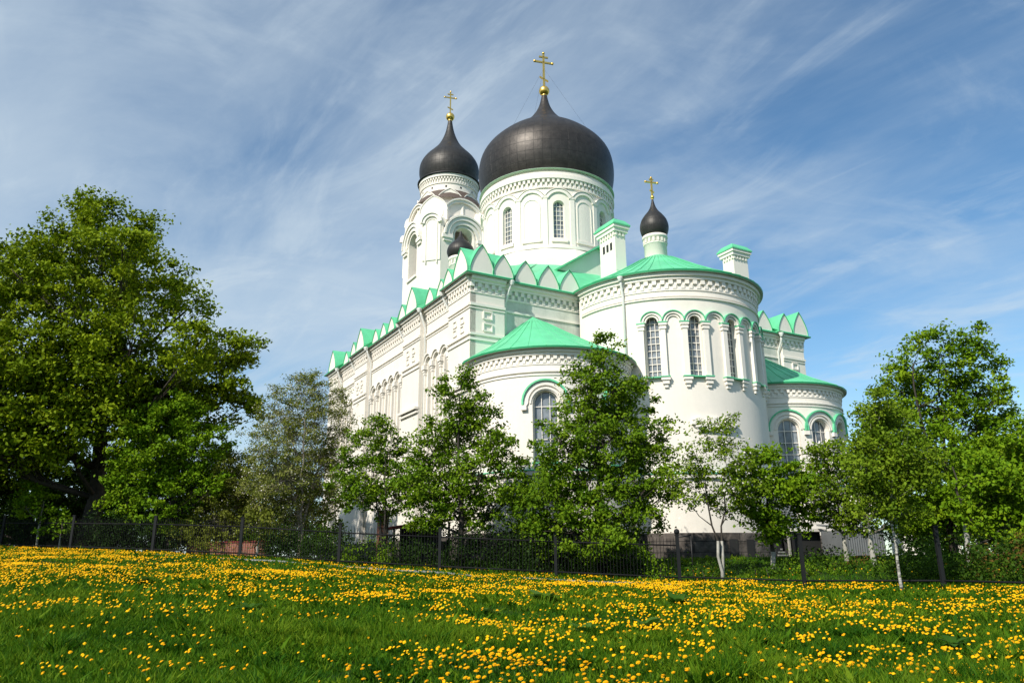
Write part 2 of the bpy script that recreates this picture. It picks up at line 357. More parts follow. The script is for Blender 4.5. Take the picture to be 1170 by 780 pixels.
def build_ground():
    def axis(lo, hi, fine_lo, fine_hi, st):
        a = list(np.arange(fine_lo, fine_hi+.01, st)); d = st; p = fine_lo
        while p > lo: d *= 1.25; p -= d; a.insert(0, p)
        d = st; p = fine_hi
        while p < hi: d *= 1.25; p += d; a.append(p)
        return np.array(a)
    xs = axis(-2500, 2500, -48, 40, .8); ys = axis(-1500, 3500, -4, 75, .8)
    X, Y = np.meshgrid(xs, ys); Z = ground_z(X, Y)
    v = np.stack([X, Y, Z], -1).reshape(-1, 3); nx = len(xs)
    mb = MB(); mb.v = [tuple(p) for p in v.tolist()]
    for j in range(len(ys)-1):
        for i in range(nx-1):
            mb.f.append((j*nx+i, j*nx+i+1, (j+1)*nx+i+1, (j+1)*nx+i)); mb.m.append(0); mb.sm.append(True); mb.uv.append(None)
    m = bpy.data.materials.new('meadow_soil'); m.use_nodes = True; nt = m.node_tree; N = nt.nodes; L = nt.links
    b = N['Principled BSDF']; b.inputs['Roughness'].default_value = .95; b.inputs['Specular IOR Level'].default_value = .1
    tc = N.new('ShaderNodeTexCoord'); n = N.new('ShaderNodeTexNoise'); n.inputs['Scale'].default_value = 1.3; n.inputs['Detail'].default_value = 10; n.inputs['Roughness'].default_value = .7
    L.new(tc.outputs['Object'], n.inputs['Vector']); cr = N.new('ShaderNodeValToRGB'); L.new(n.outputs[0], cr.inputs[0])
    cr.color_ramp.elements[0].position = .3; cr.color_ramp.elements[0].color = (.012, .026, .005, 1); cr.color_ramp.elements[1].position = .72; cr.color_ramp.elements[1].color = (.032, .075, .009, 1)
    L.new(cr.outputs[0], b.inputs['Base Color'])
    bp = N.new('ShaderNodeBump'); bp.inputs['Distance'].default_value = .1; L.new(n.outputs[0], bp.inputs['Height']); L.new(bp.outputs[0], b.inputs['Normal'])
    o = mb.build('ground', m, recalc=False); tag(o, 'grassy ground rising to the fence and the church', 'ground', kind='structure')
build_ground()

def yfence(x, y):
    return np.interp(np.clip(np.asarray(x)/np.maximum(y, 5.), _t[0], _t[-1]), _t, _yf)

# narrow concrete path glimpsed in front of the fence
def build_path():
    pts = []
    for p in FENCE[4:10]:
        v = Vector((p[0], p[1])); pts.append(v*(1-2.6/v.length))
    vs = []; fs = []
    P2 = []
    for a, b in zip(pts[:-1], pts[1:]): P2 += [a.lerp(b, k/8) for k in range(8)]
    P2.append(pts[-1])
    for i, p in enumerate(P2):
        d = p.normalized()
        for k, off in enumerate((-.35, .35)):
            q = p+d*off; vs.append((q.x, q.y, float(ground_z(q.x, q.y))+.045))
    for i in range(len(P2)-1): fs.append((2*i, 2*i+2, 2*i+3, 2*i+1))
    n = len(vs); vs2 = vs+[(x, y, z-.2) for x, y, z in vs]
    for i in range(len(P2)-1): fs += [(2*i, 2*i+n, 2*i+2+n, 2*i+2)]
    mb = MB(); mb.add(vs2, fs); tag(mb.build('path', M['concrete']), 'narrow grey concrete path below the fence', 'path', kind='structure')
build_path()

# ------------------------------------------------------------------ the cathedral.  local x = north (b), local y = west (a), z up
ANG = radians(29.443); P0 = (-2.84, 45.51)
CH = empty('cathedral', (P0[0], P0[1], 0.), ANG, 'white plastered cathedral with green roofs and dark onion domes behind the trees', 'cathedral')
AC, BC = 14.8, 15.5                 # axis of the main dome
LEN, WID = 31.8, 31.8
ZG = -.6; ZP = 1.72; ZW = 17.9
def Psouth(d0): return lambda s, z, d: (d0+d, s, z)
def Peast(d0): return lambda s, z, d: (s, d0+d, z)
def Pwest(d0): return lambda s, z, d: (s, d0-d, z)
def Pnorth(d0): return lambda s, z, d: (d0-d, s, z)
def Pcyl(b0, a0, R): return lambda s, z, d: (b0+(R-d)*sin(s/R), a0-(R-d)*cos(s/R), z)

def win_mesh(P, c, w, zl, zp, depth, nv, nh, name='window', arch=True):
    """a window: white frame and glazing bars, with its glass as a sub-part"""
    mb = MB(); r = w/2; d = depth-.10
    Pd = lambda s, z, dd: P(s, z, d+dd)
    fr = [(c-r+.03, zl)] + [(c-r+.03, zp)] + arcpath(c, zp, r-.03, n=10)[1:-1] + [(c+r-.03, zp), (c+r-.03, zl)]
    band(mb, Pd, fr, .07, .03, .04, .3); hband(mb, Pd, c-r, c+r, zl, zl+.07, .03, .04)
    for i in range(1, nv+1):
        s = c-r+w*i/(nv+1); zt = zp+sqrt(max(0, r*r-(s-c)**2))-.03
        band(mb, Pd, [(s, zl), (s, zt)], .042, .012, .02, 2)
    for j in range(1, nh+1):
        z = zl+(zp+r*.55-zl)*j/(nh+.6); h = r if z <= zp else sqrt(max(.01, r*r-(z-zp)**2))
        band(mb, Pd, [(c-h+.03, z), (c+h-.03, z)], .042, .012, .02, .3)
    o = mb.build(name, M['trim'], CH)
    g = MB(); gp = lambda s, z: P(s, z, depth-.02)
    br = [c-r*cos(pi*k/12) for k in range(13)]
    for a, b in zip(br[:-1], br[1:]):
        ta = zp+sqrt(max(0, r*r-(a-c)**2)); tb = zp+sqrt(max(0, r*r-(b-c)**2))
        g.add([gp(a, zl), gp(b, zl), gp(b, tb), gp(a, ta)], [(0, 1, 2, 3)])
    g.build('glass', M['glass'], o)
    return o

def cornice(mb, P, s0, s1, ztop, scale=1., dent=True, pitch=.42):
    k = scale
    hband(mb, P, s0, s1, ztop-.22*k, ztop-.02, .30*k)
    hband(mb, P, s0, s1, ztop-.42*k, ztop-.22*k-.003, .17*k)
    if dent:
        dentils(mb, P, s0, s1, ztop-.72*k, ztop-.425*k, pitch, .52, .13*k)
        dentils(mb, P, s0, s1, ztop-1.0*k, ztop-.724*k, pitch, .45, .08*k, off=.5)
    hband(mb, P, s0, s1, ztop-1.12*k, ztop-1.004*k, .05*k)

# ---- main block walls
piers_s = [(.5, 3.75), (8.7, 11.95), (20.4, 23.6), (28.7, 31.4)]
bays_s = [(3.75, 8.7, 3), (11.95, 20.4, 5), (23.6, 28.7, 3)]
def blind_arcade(mb, P, c, n, pitch, zspr, zbot, R=None):
    """columns carrying round arches with deep hoods"""
    for i in range(n):
        s = c+(i-(n-1)/2)*pitch
        band(mb, P, arcpath(s, zspr, pitch/2-.12), .22, .20)
        band(mb, P, arcpath(s, zspr, pitch/2-.01, radians(160), radians(20)), .10, .30)
    for i in range(n+1):
        s = c+(i-n/2)*pitch
        blk(mb, P, s-.11, s+.11, zbot, zspr-.55, .16)
        blk(mb, P, s-.17, s+.17, zspr-.55, zspr-.38, .24); blk(mb, P, s-.24, s+.24, zspr-.38, zspr-.05, .30)
        blk(mb, P, s-.14, s+.14, zspr-.75, zspr-.55, .20)
        blk(mb, P, s-.18, s+.18, zbot-.25, zbot, .24)
def main_block():
    mb = MB(); tr = MB()
    wins = []
    # south side: recessed bays and projecting piers
    Pr, Pp = Psouth(.9), Psouth(.5)
    for a0, a1, n in bays_s:
        c = (a0+a1)/2
        ops = [(c+(i-(n-1)/2)*1.38, .72, 6.6, 13.55) for i in range(n)]
        wall(mb, Pr, a0, a1, ZP, ZW, ops, .4)
        for o in ops: wins.append((Pr, *o))
        blind_arcade(tr, Pr, c, n, 1.38, 13.75, 6.5)
        cornice(tr, Pr, a0, a1, ZW)
        hband(tr, Pr, a0, a1, 15.90, 16.06, .10); hband(tr, Pr, a0, a1, 15.7, 15.78, .05)
        hband(tr, Pr, a0, a1, 5.6, 5.9, .14)
    for a0, a1 in piers_s:
        wall(mb, Pp, a0, a1, ZP, ZW)
        for s in (a0, a1): mb.add([(.5, s, ZP), (.9, s, ZP), (.9, s, ZW), (.5, s, ZW)], [(0, 1, 2, 3)])
        cornice(tr, Pp, a0, a1, ZW)
        hband(tr, Pp, a0-.02, a1+.02, 15.90, 16.08, .11); hband(tr, Pp, a0-.02, a1+.02, 15.72, 15.8, .06)
        hband(tr, Pp, a0-.02, a1+.02, 13.95, 14.1, .11); hband(tr, Pp, a0-.02, a1+.02, 13.62, 13.77, .08)
        c = (a0+a1)/2
        for i in (-1, 1):
            for z in (15.15, 14.55):
                band(tr, Pp, [(c+i*.55-.24, z-.2), (c+i*.55-.24, z+.2), (c+i*.55+.24, z+.2), (c+i*.55+.24, z-.2), (c+i*.55-.24, z-.2)], .08, .07)
        hband(tr, Pp, a0-.03, a1+.03, 10.62, 10.80, .28); hband(tr, Pp, a0-.02, a1+.02, 10.36, 10.5, .14)
        hband(tr, Pp, a0-.02, a1+.02, 5.6, 5.9, .16)
    # east side
    Er, Ec = Peast(.9), Peast(.5)
    st = MB()
    wall(st, Er, 3.0, WID-3.0, ZP, ZW)
    for b0, b1 in ((.5, 3.0), (WID-3.0, WID-.5)):
        wall(mb, Ec, b0, b1, ZP, ZW)
        e = b1 if b0 < 10 else b0
        mb.add([(e, .5, ZP), (e, .9, ZP), (e, .9, ZW), (e, .5, ZW)], [(0, 1, 2, 3)])
        cornice(tr, Ec, b0, b1, ZW, pitch=.5)
        hband(tr, Ec, b0-.02, b1+.02, 15.90, 16.08, .11); hband(tr, Ec, b0-.02, b1+.02, 15.72, 15.8, .06)
        hband(tr, Ec, b0-.02, b1+.02, 13.95, 14.1, .11); hband(tr, Ec, b0-.02, b1+.02, 13.62, 13.77, .08)
        c = (b0+b1)/2
        for z in (15.35, 14.55):
            band(tr, Ec, [(c-.3, z-.24), (c-.3, z+.24), (c+.3, z+.24), (c+.3, z-.24), (c-.3, z-.24)], .10, .09)
    cornice(tr, Er, 3.0, 9.2, ZW, pitch=.46); cornice(tr, Er, 22, WID-3.0, ZW, pitch=.46)
    for b0, b1 in ((3.0, 9.2), (22, WID-3.0)): hband(tr, Er, b0, b1, 15.93, 16.08, .08)
    # north and west sides (away from the camera, plain)
    wall(mb, Pnorth(WID-.5), .5, LEN-.4, ZP, ZW); wall(mb, Pwest(LEN-.4), .5, WID-.5, ZP, ZW)
    cornice(tr, Pnorth(WID-.5), .5, LEN-.4, ZW); cornice(tr, Pwest(LEN-.4), .5, WID-.5, ZW)
    mb.build('outer_wall', M['plaster'], CH); st.build('east_wall', M['stained'], CH)
    tr.build('wall_trim', M['trim'], CH)
    for P, c, w, zl, zp in wins: win_mesh(P, c, w, zl, zp, .4, 1, 7)
    # rough granite plinth
    pl = MB()
    def seg(P, s0, s1, out=.22, ds=.6): band(pl, P, [(s0, (ZG+ZP)/2), (s1, (ZG+ZP)/2)], ZP-ZG, out, .3, ds)
    seg(Psouth(.5), .2, LEN); seg(Peast(.5), .3, WID); seg(Pnorth(WID-.5), .3, LEN); seg(Pwest(LEN-.4), .3, WID)
    for b0, a0, R in ((BC, -.33, 6.6), (5.66, -.4, 5.2), (25.35, -.4, 5.2)): seg(Pcyl(b0, a0, R), -R*pi/2, R*pi/2)
    p = pl.build('plinth', M['stone'], CH)
    Pm = Pcyl(BC, -.33, 6.84)
    for f in (-12, -2):
        bw = MB(); blk(bw, Pm, radians(f)*6.84-.28, radians(f)*6.84+.28, .35, 1.35, .02, .1)
        bw.build('basement_window', M['dark'], p)
main_block()

# ---- roofs of the main block
def roofs():
    mb = MB()
    # eaves polygon, stepping with the piers (b, a)
    poly = [(0, 0), (0, 4.25), (.4, 4.25), (.4, 8.2), (0, 8.2), (0, 12.45), (.4, 12.45), (.4, 19.9), (0, 19.9), (0, 24.1), (.4, 24.1), (.4, 28.2), (0, 28.2), (0, LEN+.1),
            (WID, LEN+.1), (WID, 0), (WID-3.3, 0), (WID-3.3, .4), (3.3, .4), (3.3, 0)]
    dense = []
    for (b0, a0), (b1, a1) in zip(poly, poly[1:]+poly[:1]):
        m = max(1, int(sqrt((b1-b0)**2+(a1-a0)**2)/1.2)); dense += [(b0+(b1-b0)*k/m, a0+(a1-a0)*k/m) for k in range(m)]
    poly = dense; n = len(poly)
    z0, z1, z2 = 17.9, 18.0, 18.06
    vs = [(b, a, z0) for b, a in poly] + [(b, a, z1) for b, a in poly]
    mb.add(vs, [(i, (i+1) % n, n+(i+1) % n, n+i) for i in range(n)], 1)
    # soffit under the eaves
    inn = []
    for b, a in poly: inn.append((min(max(b, .95), WID-.95), min(max(a, .95), LEN-1.), z0+.012))
    mb.add([(b, a, z0+.012) for b, a in poly]+inn, [(i, (i+1) % n, n+(i+1) % n, n+i) for i in range(n)], 2)
    # pitched planes up to the drum
    def rz(b, a):
        d = max(abs(b-BC)/(BC), abs(a-AC)/(AC if a < AC else LEN-AC)); return z1 + max(0, 1-d)*10.6
    outer = [(b, a, z1) for b, a in poly]
    inner = []
    Rr = 6.2
    for b, a in poly:
        dx, dy = b-BC, a-AC; l = sqrt(dx*dx+dy*dy); inner.append((BC+dx/l*Rr, AC+dy/l*Rr, 24.3))
    # square pyramid: subdivide by interpolation
    K = 10; rows = []
    for k in range(K+1):
        t = k/K; row = []
        for (b, a, z), (ib, ia, iz) in zip(outer, inner):
            sb, sa = BC+(b-BC)*(1-t), AC+(a-AC)*(1-t)
            bb, aa = b+(ib-b)*t, a+(ia-a)*t
            row.append((bb, aa, z+(iz-z)*t))
        rows.append(row)
    vv = [p for r in rows for p in r]
    mb.add(vv, [(k*n+i, k*n+(i+1) % n, (k+1)*n+(i+1) % n, (k+1)*n+i) for k in range(K) for i in range(n)], 0)
    o = mb.build('roof', [M['green'], M['greend'], M['dark_soffit']], CH)
    # gable dormer over the chancel, in front of the drum
    g = MB(); tri = [(BC-4.4, 22.3), (BC-.6, 24.85), (BC+3.2, 22.3)]
    g.prism(tri, 6.3, 10., lambda u, v, h: (u, h, v), 0)
    for (u0, v0), (u1, v1) in ((tri[0], tri[1]), (tri[1], tri[2])):
        L = sqrt((u1-u0)**2+(v1-v0)**2); nx, nz = -(v1-v0)/L, (u1-u0)/L
        ex, ez = (u1-u0)/L*.25, (v1-v0)/L*.25
        if u0 < BC-2: a, b = (u0-ex, v0-ez), (u1, v1+.0)
        else: a, b = (u0, v0), (u1+ex, v1+ez)
        q = [(a[0]+nx*.01, a[1]+nz*.01+.01), (b[0]+nx*.01, b[1]+nz*.01+.01), (b[0]+nx*.16, b[1]+nz*.16), (a[0]+nx*.16, a[1]+nz*.16)]
        g.prism(q, 5.9, 10.2, lambda u, v, h: (u, h, v), 1)
    g.build('roof_gable', [M['plaster'], M['green']], CH)
roofs()

# ---- the pointed gables (kokoshniks) along the eaves
def keel(w, h, n=10):
    """outline of a lancet gable: bulging sides drawn to a point"""
    L = [(w/2*(.93+.07*min(1, k/n/.18))*(1-(k/n)**1.75), h*k/n) for k in range(n+1)]
    L[-1] = (0, h)
    return L + [(-x, z) for x, z in L[-2::-1]]
def gable(c, w, h, axis, d, back):
    """axis 's': faces south at b=d; 'e': faces east at a=d"""
    pol = keel(w, h)
    f = (lambda u, v, hh: (d+hh, c+u, 18.02+v)) if axis == 's' else (lambda u, v, hh: (c+u, d+hh, 18.02+v))
    mb = MB(); mb.prism(pol, 0, .25, f)
    o = mb.build('gable', M['plaster'], CH)
    rb = MB(); n = len(pol)
    pol2 = [(u*1.0+(.05 if u > 0 else -.05 if u < 0 else 0), v+(.07 if u == 0 else .015)) for u, v in pol]
    vs = []
    for hh in (-.06, back):
        for (u, v), (u2, v2) in zip(pol, pol2): vs += [f(u, v, hh), f(u2, v2, hh)]
    m2 = 2*n; fs = []; ms = []
    for i in range(n-1):
        rb.add([vs[2*i+1], vs[2*i+3], vs[m2+2*i+3], vs[m2+2*i+1]], [(0, 1, 2, 3)], 0)
        rb.add([vs[2*i], vs[2*i+2], vs[m2+2*i+2], vs[m2+2*i]], [(0, 1, 2, 3)], 0)
        rb.add([vs[2*i], vs[2*i+2], vs[2*i+3], vs[2*i+1]], [(0, 1, 2, 3)], 1)
    rb.build('gable_roof', [M['green'], M['greend']], o)
for c in (1.35, 9.8, 21.6, 29.9): gable(c, 2.25, 2.0, 's', .22, 3.0)
for c in (3.35, 5.35, 7.35, 11.75, 13.15, 15.05, 16.9, 18.8, 23.5, 24.95, 26.8): gable(c, 1.55, 1.22, 's', .24 if c in (3.35, 11.75, 23.5) else .62, 2.6)
for c in (1.2, WID-.95): gable(c, 1.75, 2.0, 'e', .22, 3.2)
for c in (2.75, WID-2.75): gable(c, 1.55, 1.6, 'e', .22, 3.0)
for c in (4.7, 6.5, 8.25, WID-4.7): gable(c, 1.72, 1.68, 'e', .62, 3.4)

# ---- main apse
def main_apse():
    R = 6.6; P = Pcyl(BC, -.33, R); mb = MB(); tr = MB(); gr = MB()
    H = R*pi/2; pitch = radians(11.6)*R
    ops = [(radians(f)*R, .95, 11.15, 14.72) for f in (-46.4, -23.2, 0, 23.2, 46.4)]
    wall(mb, P, -H-.9, H+.9, ZP, 17.95, ops, .42, .3)
    mb.build('apse_wall', M['plaster'], CH)
    for o in ops: win_mesh(P, *o, .42, 2, 8)
    for i in range(-4, 5):
        s = i*pitch
        band(tr, P, arcpath(s, 14.72, pitch/2-.10), .16, .17)
        band(tr, P, arcpath(s, 14.72, pitch/2-.27), .10, .09)
        band(gr, P, arcpath(s, 14.72, pitch/2+.0, radians(172), radians(8)), .055, .25)
    for i in range(-4, 6):
        s = (i-.5)*pitch
        blk(tr, P, s-.15, s+.15, 11.15, 14.2, .2); blk(tr, P, s-.21, s+.21, 14.2, 14.36, .25); blk(tr, P, s-.25, s+.25, 14.44, 14.60, .29)
        blk(tr, P, s-.18, s+.18, 14.36, 14.44, .22)
        blk(gr, P, s-.27, s+.27, 14.60, 14.67, .32)
        blk(tr, P, s-.27, s+.27, 10.9, 11.08, .28); blk(tr, P, s-.20, s+.20, 10.66, 10.9, .21); blk(tr, P, s-.12, s+.12, 10.44, 10.66, .12)
        blk(gr, P, s-.29, s+.29, 11.08, 11.15, .32)
    for o in ops: hband(gr, P, o[0]-.45, o[0]+.45, 11.06, 11.135, .26)
    cornice(tr, P, -H-.5, H+.5, 17.95, 1.05, pitch=.52)
    hband(tr, P, -H-.5, H+.5, 16.38, 16.48, .06); hband(tr, P, -H-.5, H+.5, 16.22, 16.30, .10)
    hband(tr, P, radians(-27)*R, radians(-5)*R, 7.92, 8.08, .28); hband(tr, P, radians(-26)*R, radians(-6)*R, 7.7, 7.9, .16)
    for f in (-25, -16, -7): band(tr, P, arcpath(radians(f)*R, 8.1, .30), .30, .24)
    hband(gr, P, -H, H, 5.15, 5.22, .22); hband(tr, P, -H, H, 4.9, 5.148, .16)
    tr.build('apse_trim', M['trim'], CH); gr.build('apse_flashing', M['green'], CH)
    rf = MB(); n = 64
    c = (BC, -.33)
    rf.lathe([(6.72, 17.93), (7.12, 17.96)], n, c, 2, a0=-pi/2-.12, a1=pi/2+.12)
    rf.lathe([(7.12, 17.96), (7.14, 18.08)], n, c, 1, a0=-pi/2-.12, a1=pi/2+.12)
    rf.lathe([(7.14, 18.08), (5.6, 18.85), (3.6, 20.0), (1.6, 21.25), (.02, 22.1)], n, c, 0, False, a0=-pi/2-.12, a1=pi/2+.12)
    # ridge running back to the drum
    rf.add([(BC-7.1, -.35, 18.05), (BC, -.35, 22.05), (BC+7.1, -.35, 18.05), (BC-7.1, 6.6, 18.05), (BC, 6.6, 22.6), (BC+7.1, 6.6, 18.05)], [(0, 1, 4, 3), (1, 2, 5, 4)], 0)
    # standing seams
    for k in range(-13, 14):
        t = radians(k*6.6)
        pts = [(BC+r*sin(t), -.33-r*cos(t), z+.02) for r, z in ((7.13, 18.09), (5.6, 18.86), (3.6, 20.01), (1.6, 21.26))]
        rf.tube(pts, .022, 4, 0)
    rf.build('apse_roof', [M['green'], M['greend'], M['dark_soffit']], CH)
main_apse()

def side_apse(b0, flip):
    R = 5.2; P = Pcyl(b0, -.4, R); mb = MB(); tr = MB(); gr = MB(); H = R*pi/2
    fs = (-34, 19) if not flip else (-34, -7.5, 19, 45.5)
    ops = [(radians(f)*R, 1.5, 4.9 if not flip else 5.5, 8.8) for f in fs]
    wall(mb, P, -H-1.1, H+1.1, ZP, 11.95, ops, .40, .3)
    mb.build('side_apse_wall', M['plaster'], CH)
    for o in ops:
        win_mesh(P, *o, .40, 2, 4)
        c = o[0]
        band(tr, P, [(c-1.2, 8.72)]+arcpath(c, 8.85, 1.12), .28, .10)
        band(tr, P, arcpath(c, 8.8, .86), .09, .07)
        band(gr, P, arcpath(c, 8.85, 1.29, radians(186), radians(-6)), .10, .22)
        for e in (-1, 1): blk(tr, P, c+e*1.22-.16, c+e*1.22+.16, 8.42, 8.70, .2)
        blk(gr, P, c-.8, c+.8, 5.38, 5.46, .2)
    cornice(tr, P, -H-.4, H+.4, 11.95, .80, pitch=.40)
    hband(tr, P, -H-.6, H+.6, 10.62, 10.72, .10); hband(tr, P, -H-.6, H+.6, 10.42, 10.50, .06)
    hband(tr, P, -H-.6, H+.6, 4.75, 5.0, .16); hband(gr, P, -H-.6, H+.6, 5.0, 5.06, .2)
    tr.build('side_apse_trim', M['trim'], CH); gr.build('side_apse_flashing', M['green'], CH)
    rf = MB(); n = 56; c = (b0, -.4); A0, A1 = -pi/2-.2, pi/2+.2
    rf.lathe([(5.3, 11.93), (5.68, 11.96)], n, c, 2, a0=A0, a1=A1)
    rf.lathe([(5.68, 11.96), (5.70, 12.07)], n, c, 1, a0=A0, a1=A1)
    # half cone leaning on the east wall: apex at the wall face
    prof = [(1., 12.07), (.72, 13.0), (.42, 14.2), (.16, 15.3), (.0, 15.95)]
    ap = (b0-.3 if not flip else b0+.3, .86); rows = []
    for t, z in prof:
        rows.append([(ap[0]+(b0+5.7*sin(A0+(A1-A0)*k/n)-ap[0])*t, ap[1]+(-.4-5.7*cos(A0+(A1-A0)*k/n)-ap[1])*t, z) for k in range(n+1)])
    vv = [p for r in rows for p in r]; m = n+1
    rf.add(vv, [(i*m+k, i*m+k+1, (i+1)*m+k+1, (i+1)*m+k) for i in range(len(prof)-1) for k in range(n)], 0)
    for k in range(1, n, 3): rf.tube([(r[k][0], r[k][1], r[k][2]+.015) for r in rows[:4]], .022, 4, 0)
    rf.build('side_apse_roof', [M['green'], M['greend'], M['dark_soffit']], CH)
side_apse(5.66, False); side_apse(25.35, True)

# ---- crosses and onions
def cross(parent, c, z0, h, orb_r, arm=.24, thick=1.):
    mb = MB(); x, y = c
    mb.lathe([(0.01, z0)]+[(orb_r*sin(pi*k/14), z0+orb_r-orb_r*cos(pi*k/14)) for k in range(1, 14)]+[(.01, z0+2*orb_r)], 24, c)
    mb.lathe([(orb_r*.38, z0-orb_r*.25), (orb_r*.55, z0), (orb_r*.45, z0+orb_r*.2)], 16, c)
    zb = z0+2*orb_r; t = h*.026*thick
    def bar(u0, u1, za, zb_, tilt=0):
        pts = [(u0, za-tilt*u0), (u1, za-tilt*u1), (u1, zb_-tilt*u1), (u0, zb_-tilt*u0)]
        mb.prism(pts, -t*.6, t*.6, lambda u, v, hh: (x+u*cos(radians(-14))-hh*sin(radians(-14)), y+u*sin(radians(-14))+hh*cos(radians(-14)), v))
    bar(-t, t, zb-.05*h, zb+h)
    bar(-arm*h, arm*h, zb+.70*h, zb+.70*h+1.9*t)
    bar(-.12*h, .12*h, zb+.86*h, zb+.86*h+1.7*t)
    bar(-.115*h, .115*h, zb+.20*h, zb+.20*h+1.7*t, .45)
    for s, z, r in ((-arm*h, zb+.70*h+t, t*1.5), (arm*h, zb+.70*h+t, t*1.5), (0, zb+h, t*1.5)):
        mb.lathe([(.005, z-r), (r*.8, z-r*.6), (r, z), (r*.8, z+r*.6), (.005, z+r)], 8, (x+s*cos(radians(-14)), y+s*sin(radians(-14))))
    mb.build('cross', M['gold'], parent, bevel=0)
    return zb

def spline(pts, n=6):
    """Catmull-Rom through (r,z)"""
    out = []
    P = [pts[0]]+list(pts)+[pts[-1]]
    for i in range(1, len(P)-2):
        for k in range(n):
            t = k/n; a, b, c, d = P[i-1], P[i], P[i+1], P[i+2]
            out.append(tuple(.5*((2*b[j])+(-a[j]+c[j])*t+(2*a[j]-5*b[j]+4*c[j]-d[j])*t*t+(-a[j]+3*b[j]-3*c[j]+d[j])*t**3) for j in (0, 1)))
    out.append(tuple(pts[-1])); return [(max(r, .01), z) for r, z in out]

def dome(c, prof, matl, vs, n=72):
    mb = MB(); mb.lathe(spline(prof), n, c, vscale=vs); return mb.build('onion_dome', matl, CH, recalc=True)

def main_drum():
    c = (BC, AC); R = 6.05; P = Pcyl(BC, AC, R); mb = MB(); tr = MB(); gr = MB()
    C2 = 2*pi*R
    ops = [(radians(-22.5+45*k)*R, 1.0, 26.6, 29.6) for k in range(-3, 5)]
    ops = [(s if s > -C2/2 else s+C2, w, a, b) for s, w, a, b in ops]
    wall(mb, P, -C2/2, C2/2, 24.8, 33.1, ops, .4, .3)
    mb.build('drum_wall', M['plaster'], CH)
    for o in ops: win_mesh(P, *o, .4, 2, 7)
    for o in ops: blk(tr, P, o[0]-.7, o[0]+.7, 26.2, 26.48, .16)
    pitch = C2/16
    for k in range(-8, 8):
        s = radians(22.5*k)*R
        band(tr, P, arcpath(s, 29.85, pitch/2-.06, radians(155), radians(25)), .26, .14)
        band(tr, P, arcpath(s, 29.85, pitch/2+.13, radians(150), radians(30)), .05, .20)
        # lesenes between the arches
        e = s+pitch/2
        blk(tr, P, e-.2, e+.2, 25.6, 30.3, .08); blk(tr, P, e-.3, e+.3, 30.25, 30.5, .12)
        if k % 2 == 0:   # blind panels
            q = [(s-.72, 26.5), (s-.72, 29.5)]+arcpath(s, 29.5, .72)[1:-1]+[(s+.72, 29.5), (s+.72, 26.5), (s-.72, 26.5)]
            band(tr, P, q, .08, .05); blk(tr, P, s-.85, s+.85, 26.2, 26.42, .16)
    hband(tr, P, -C2/2, C2/2, 31.25, 31.37, .12)
    dentils(tr, P, -C2/2, C2/2, 31.38, 31.75, .42, .5, .12); dentils(tr, P, -C2/2, C2/2, 31.75, 32.1, .42, .5, .2, off=.5)
    hband(tr, P, -C2/2, C2/2, 32.1, 32.45, .27); hband(tr, P, -C2/2, C2/2, 32.453, 32.75, .16)
    hband(tr, P, -C2/2, C2/2, 25.55, 25.8, .30)
    # white skirt under the drum, eight-sided
    sk = MB(); sk.lathe([(7.45, 23.2), (7.3, 24.3), (6.85, 24.5), (6.4, 25.5), (6.0, 25.51)], 16, c, 0, False, a0=radians(11.25), a1=radians(371.25))
    sk.build('drum_base', M['plaster'], CH)
    tr.build('drum_trim', M['trim'], CH)
    gr.lathe([(6.0, 33.0), (6.36, 33.02), (6.37, 33.05), (6.05, 33.15)], 72, c); gr.build('drum_flashing', M['pale_green'], CH)
    d = dome(c, [(5.95, 33.1), (6.25, 34.0), (6.42, 35.0), (6.42, 36.1), (6.22, 37.1), (5.8, 37.9), (5.15, 38.65), (4.2, 39.5), (3.1, 40.3), (2.1, 41.05), (1.35, 41.85), (.85, 42.6), (.5, 43.4), (.25, 44.5)], M['onion'], 1.0, 96)
    cross(d, c, 44.47, 3.85, .52)
    # thin stay wires of the cross
    w = MB()
    for k in range(4):
        t = radians(45+90*k); w.tube([(BC, AC, 47.6), (BC+4.6*cos(t), AC+4.6*sin(t), 39.2)], .007, 4)
    w.build('stay_wire', M['steel'], d)
main_drum()

def small_cupola(c, z_drum0, zb, r, hs=1.):
    x, y = c; mb = MB()
    rd = r*.78
    mb.lathe([(rd, z_drum0), (rd, zb-.28), (rd*1.12, zb-.24), (rd*1.12, zb-.02), (rd*1.0, zb)], 28, c)
    P = Pcyl(x, y, rd); C2 = 2*pi*rd
    dentils(mb, P, -C2/2, C2/2, zb-.62, zb-.32, .30, .5, .07)
    hband(mb, P, -C2/2, C2/2, zb-.74, zb-.64, .05)
    o = mb.build('cupola', M['plaster'], CH)
    d = MB(); k = r
    d.lathe(spline([(k*a, zb+b*k*hs) for a, b in ((.80, 0), (.93, .28), (1, .72), (.90, 1.2), (.66, 1.6), (.38, 1.95), (.2, 2.3), (.095, 2.7), (.06, 2.95))]), 40, c)
    od = d.build('cupola_dome', M['onion2'], o)
    return o, zb+2.92*k
o, zt = small_cupola((15.5, -.2), 20.6, 23.45, 1.07); cross(o, (15.5, -.2), zt, 1.5, .15, .33, 1.7)
o, zt = small_cupola((5.05, 11.6), 19.4, 23.95, 1.12, .74)

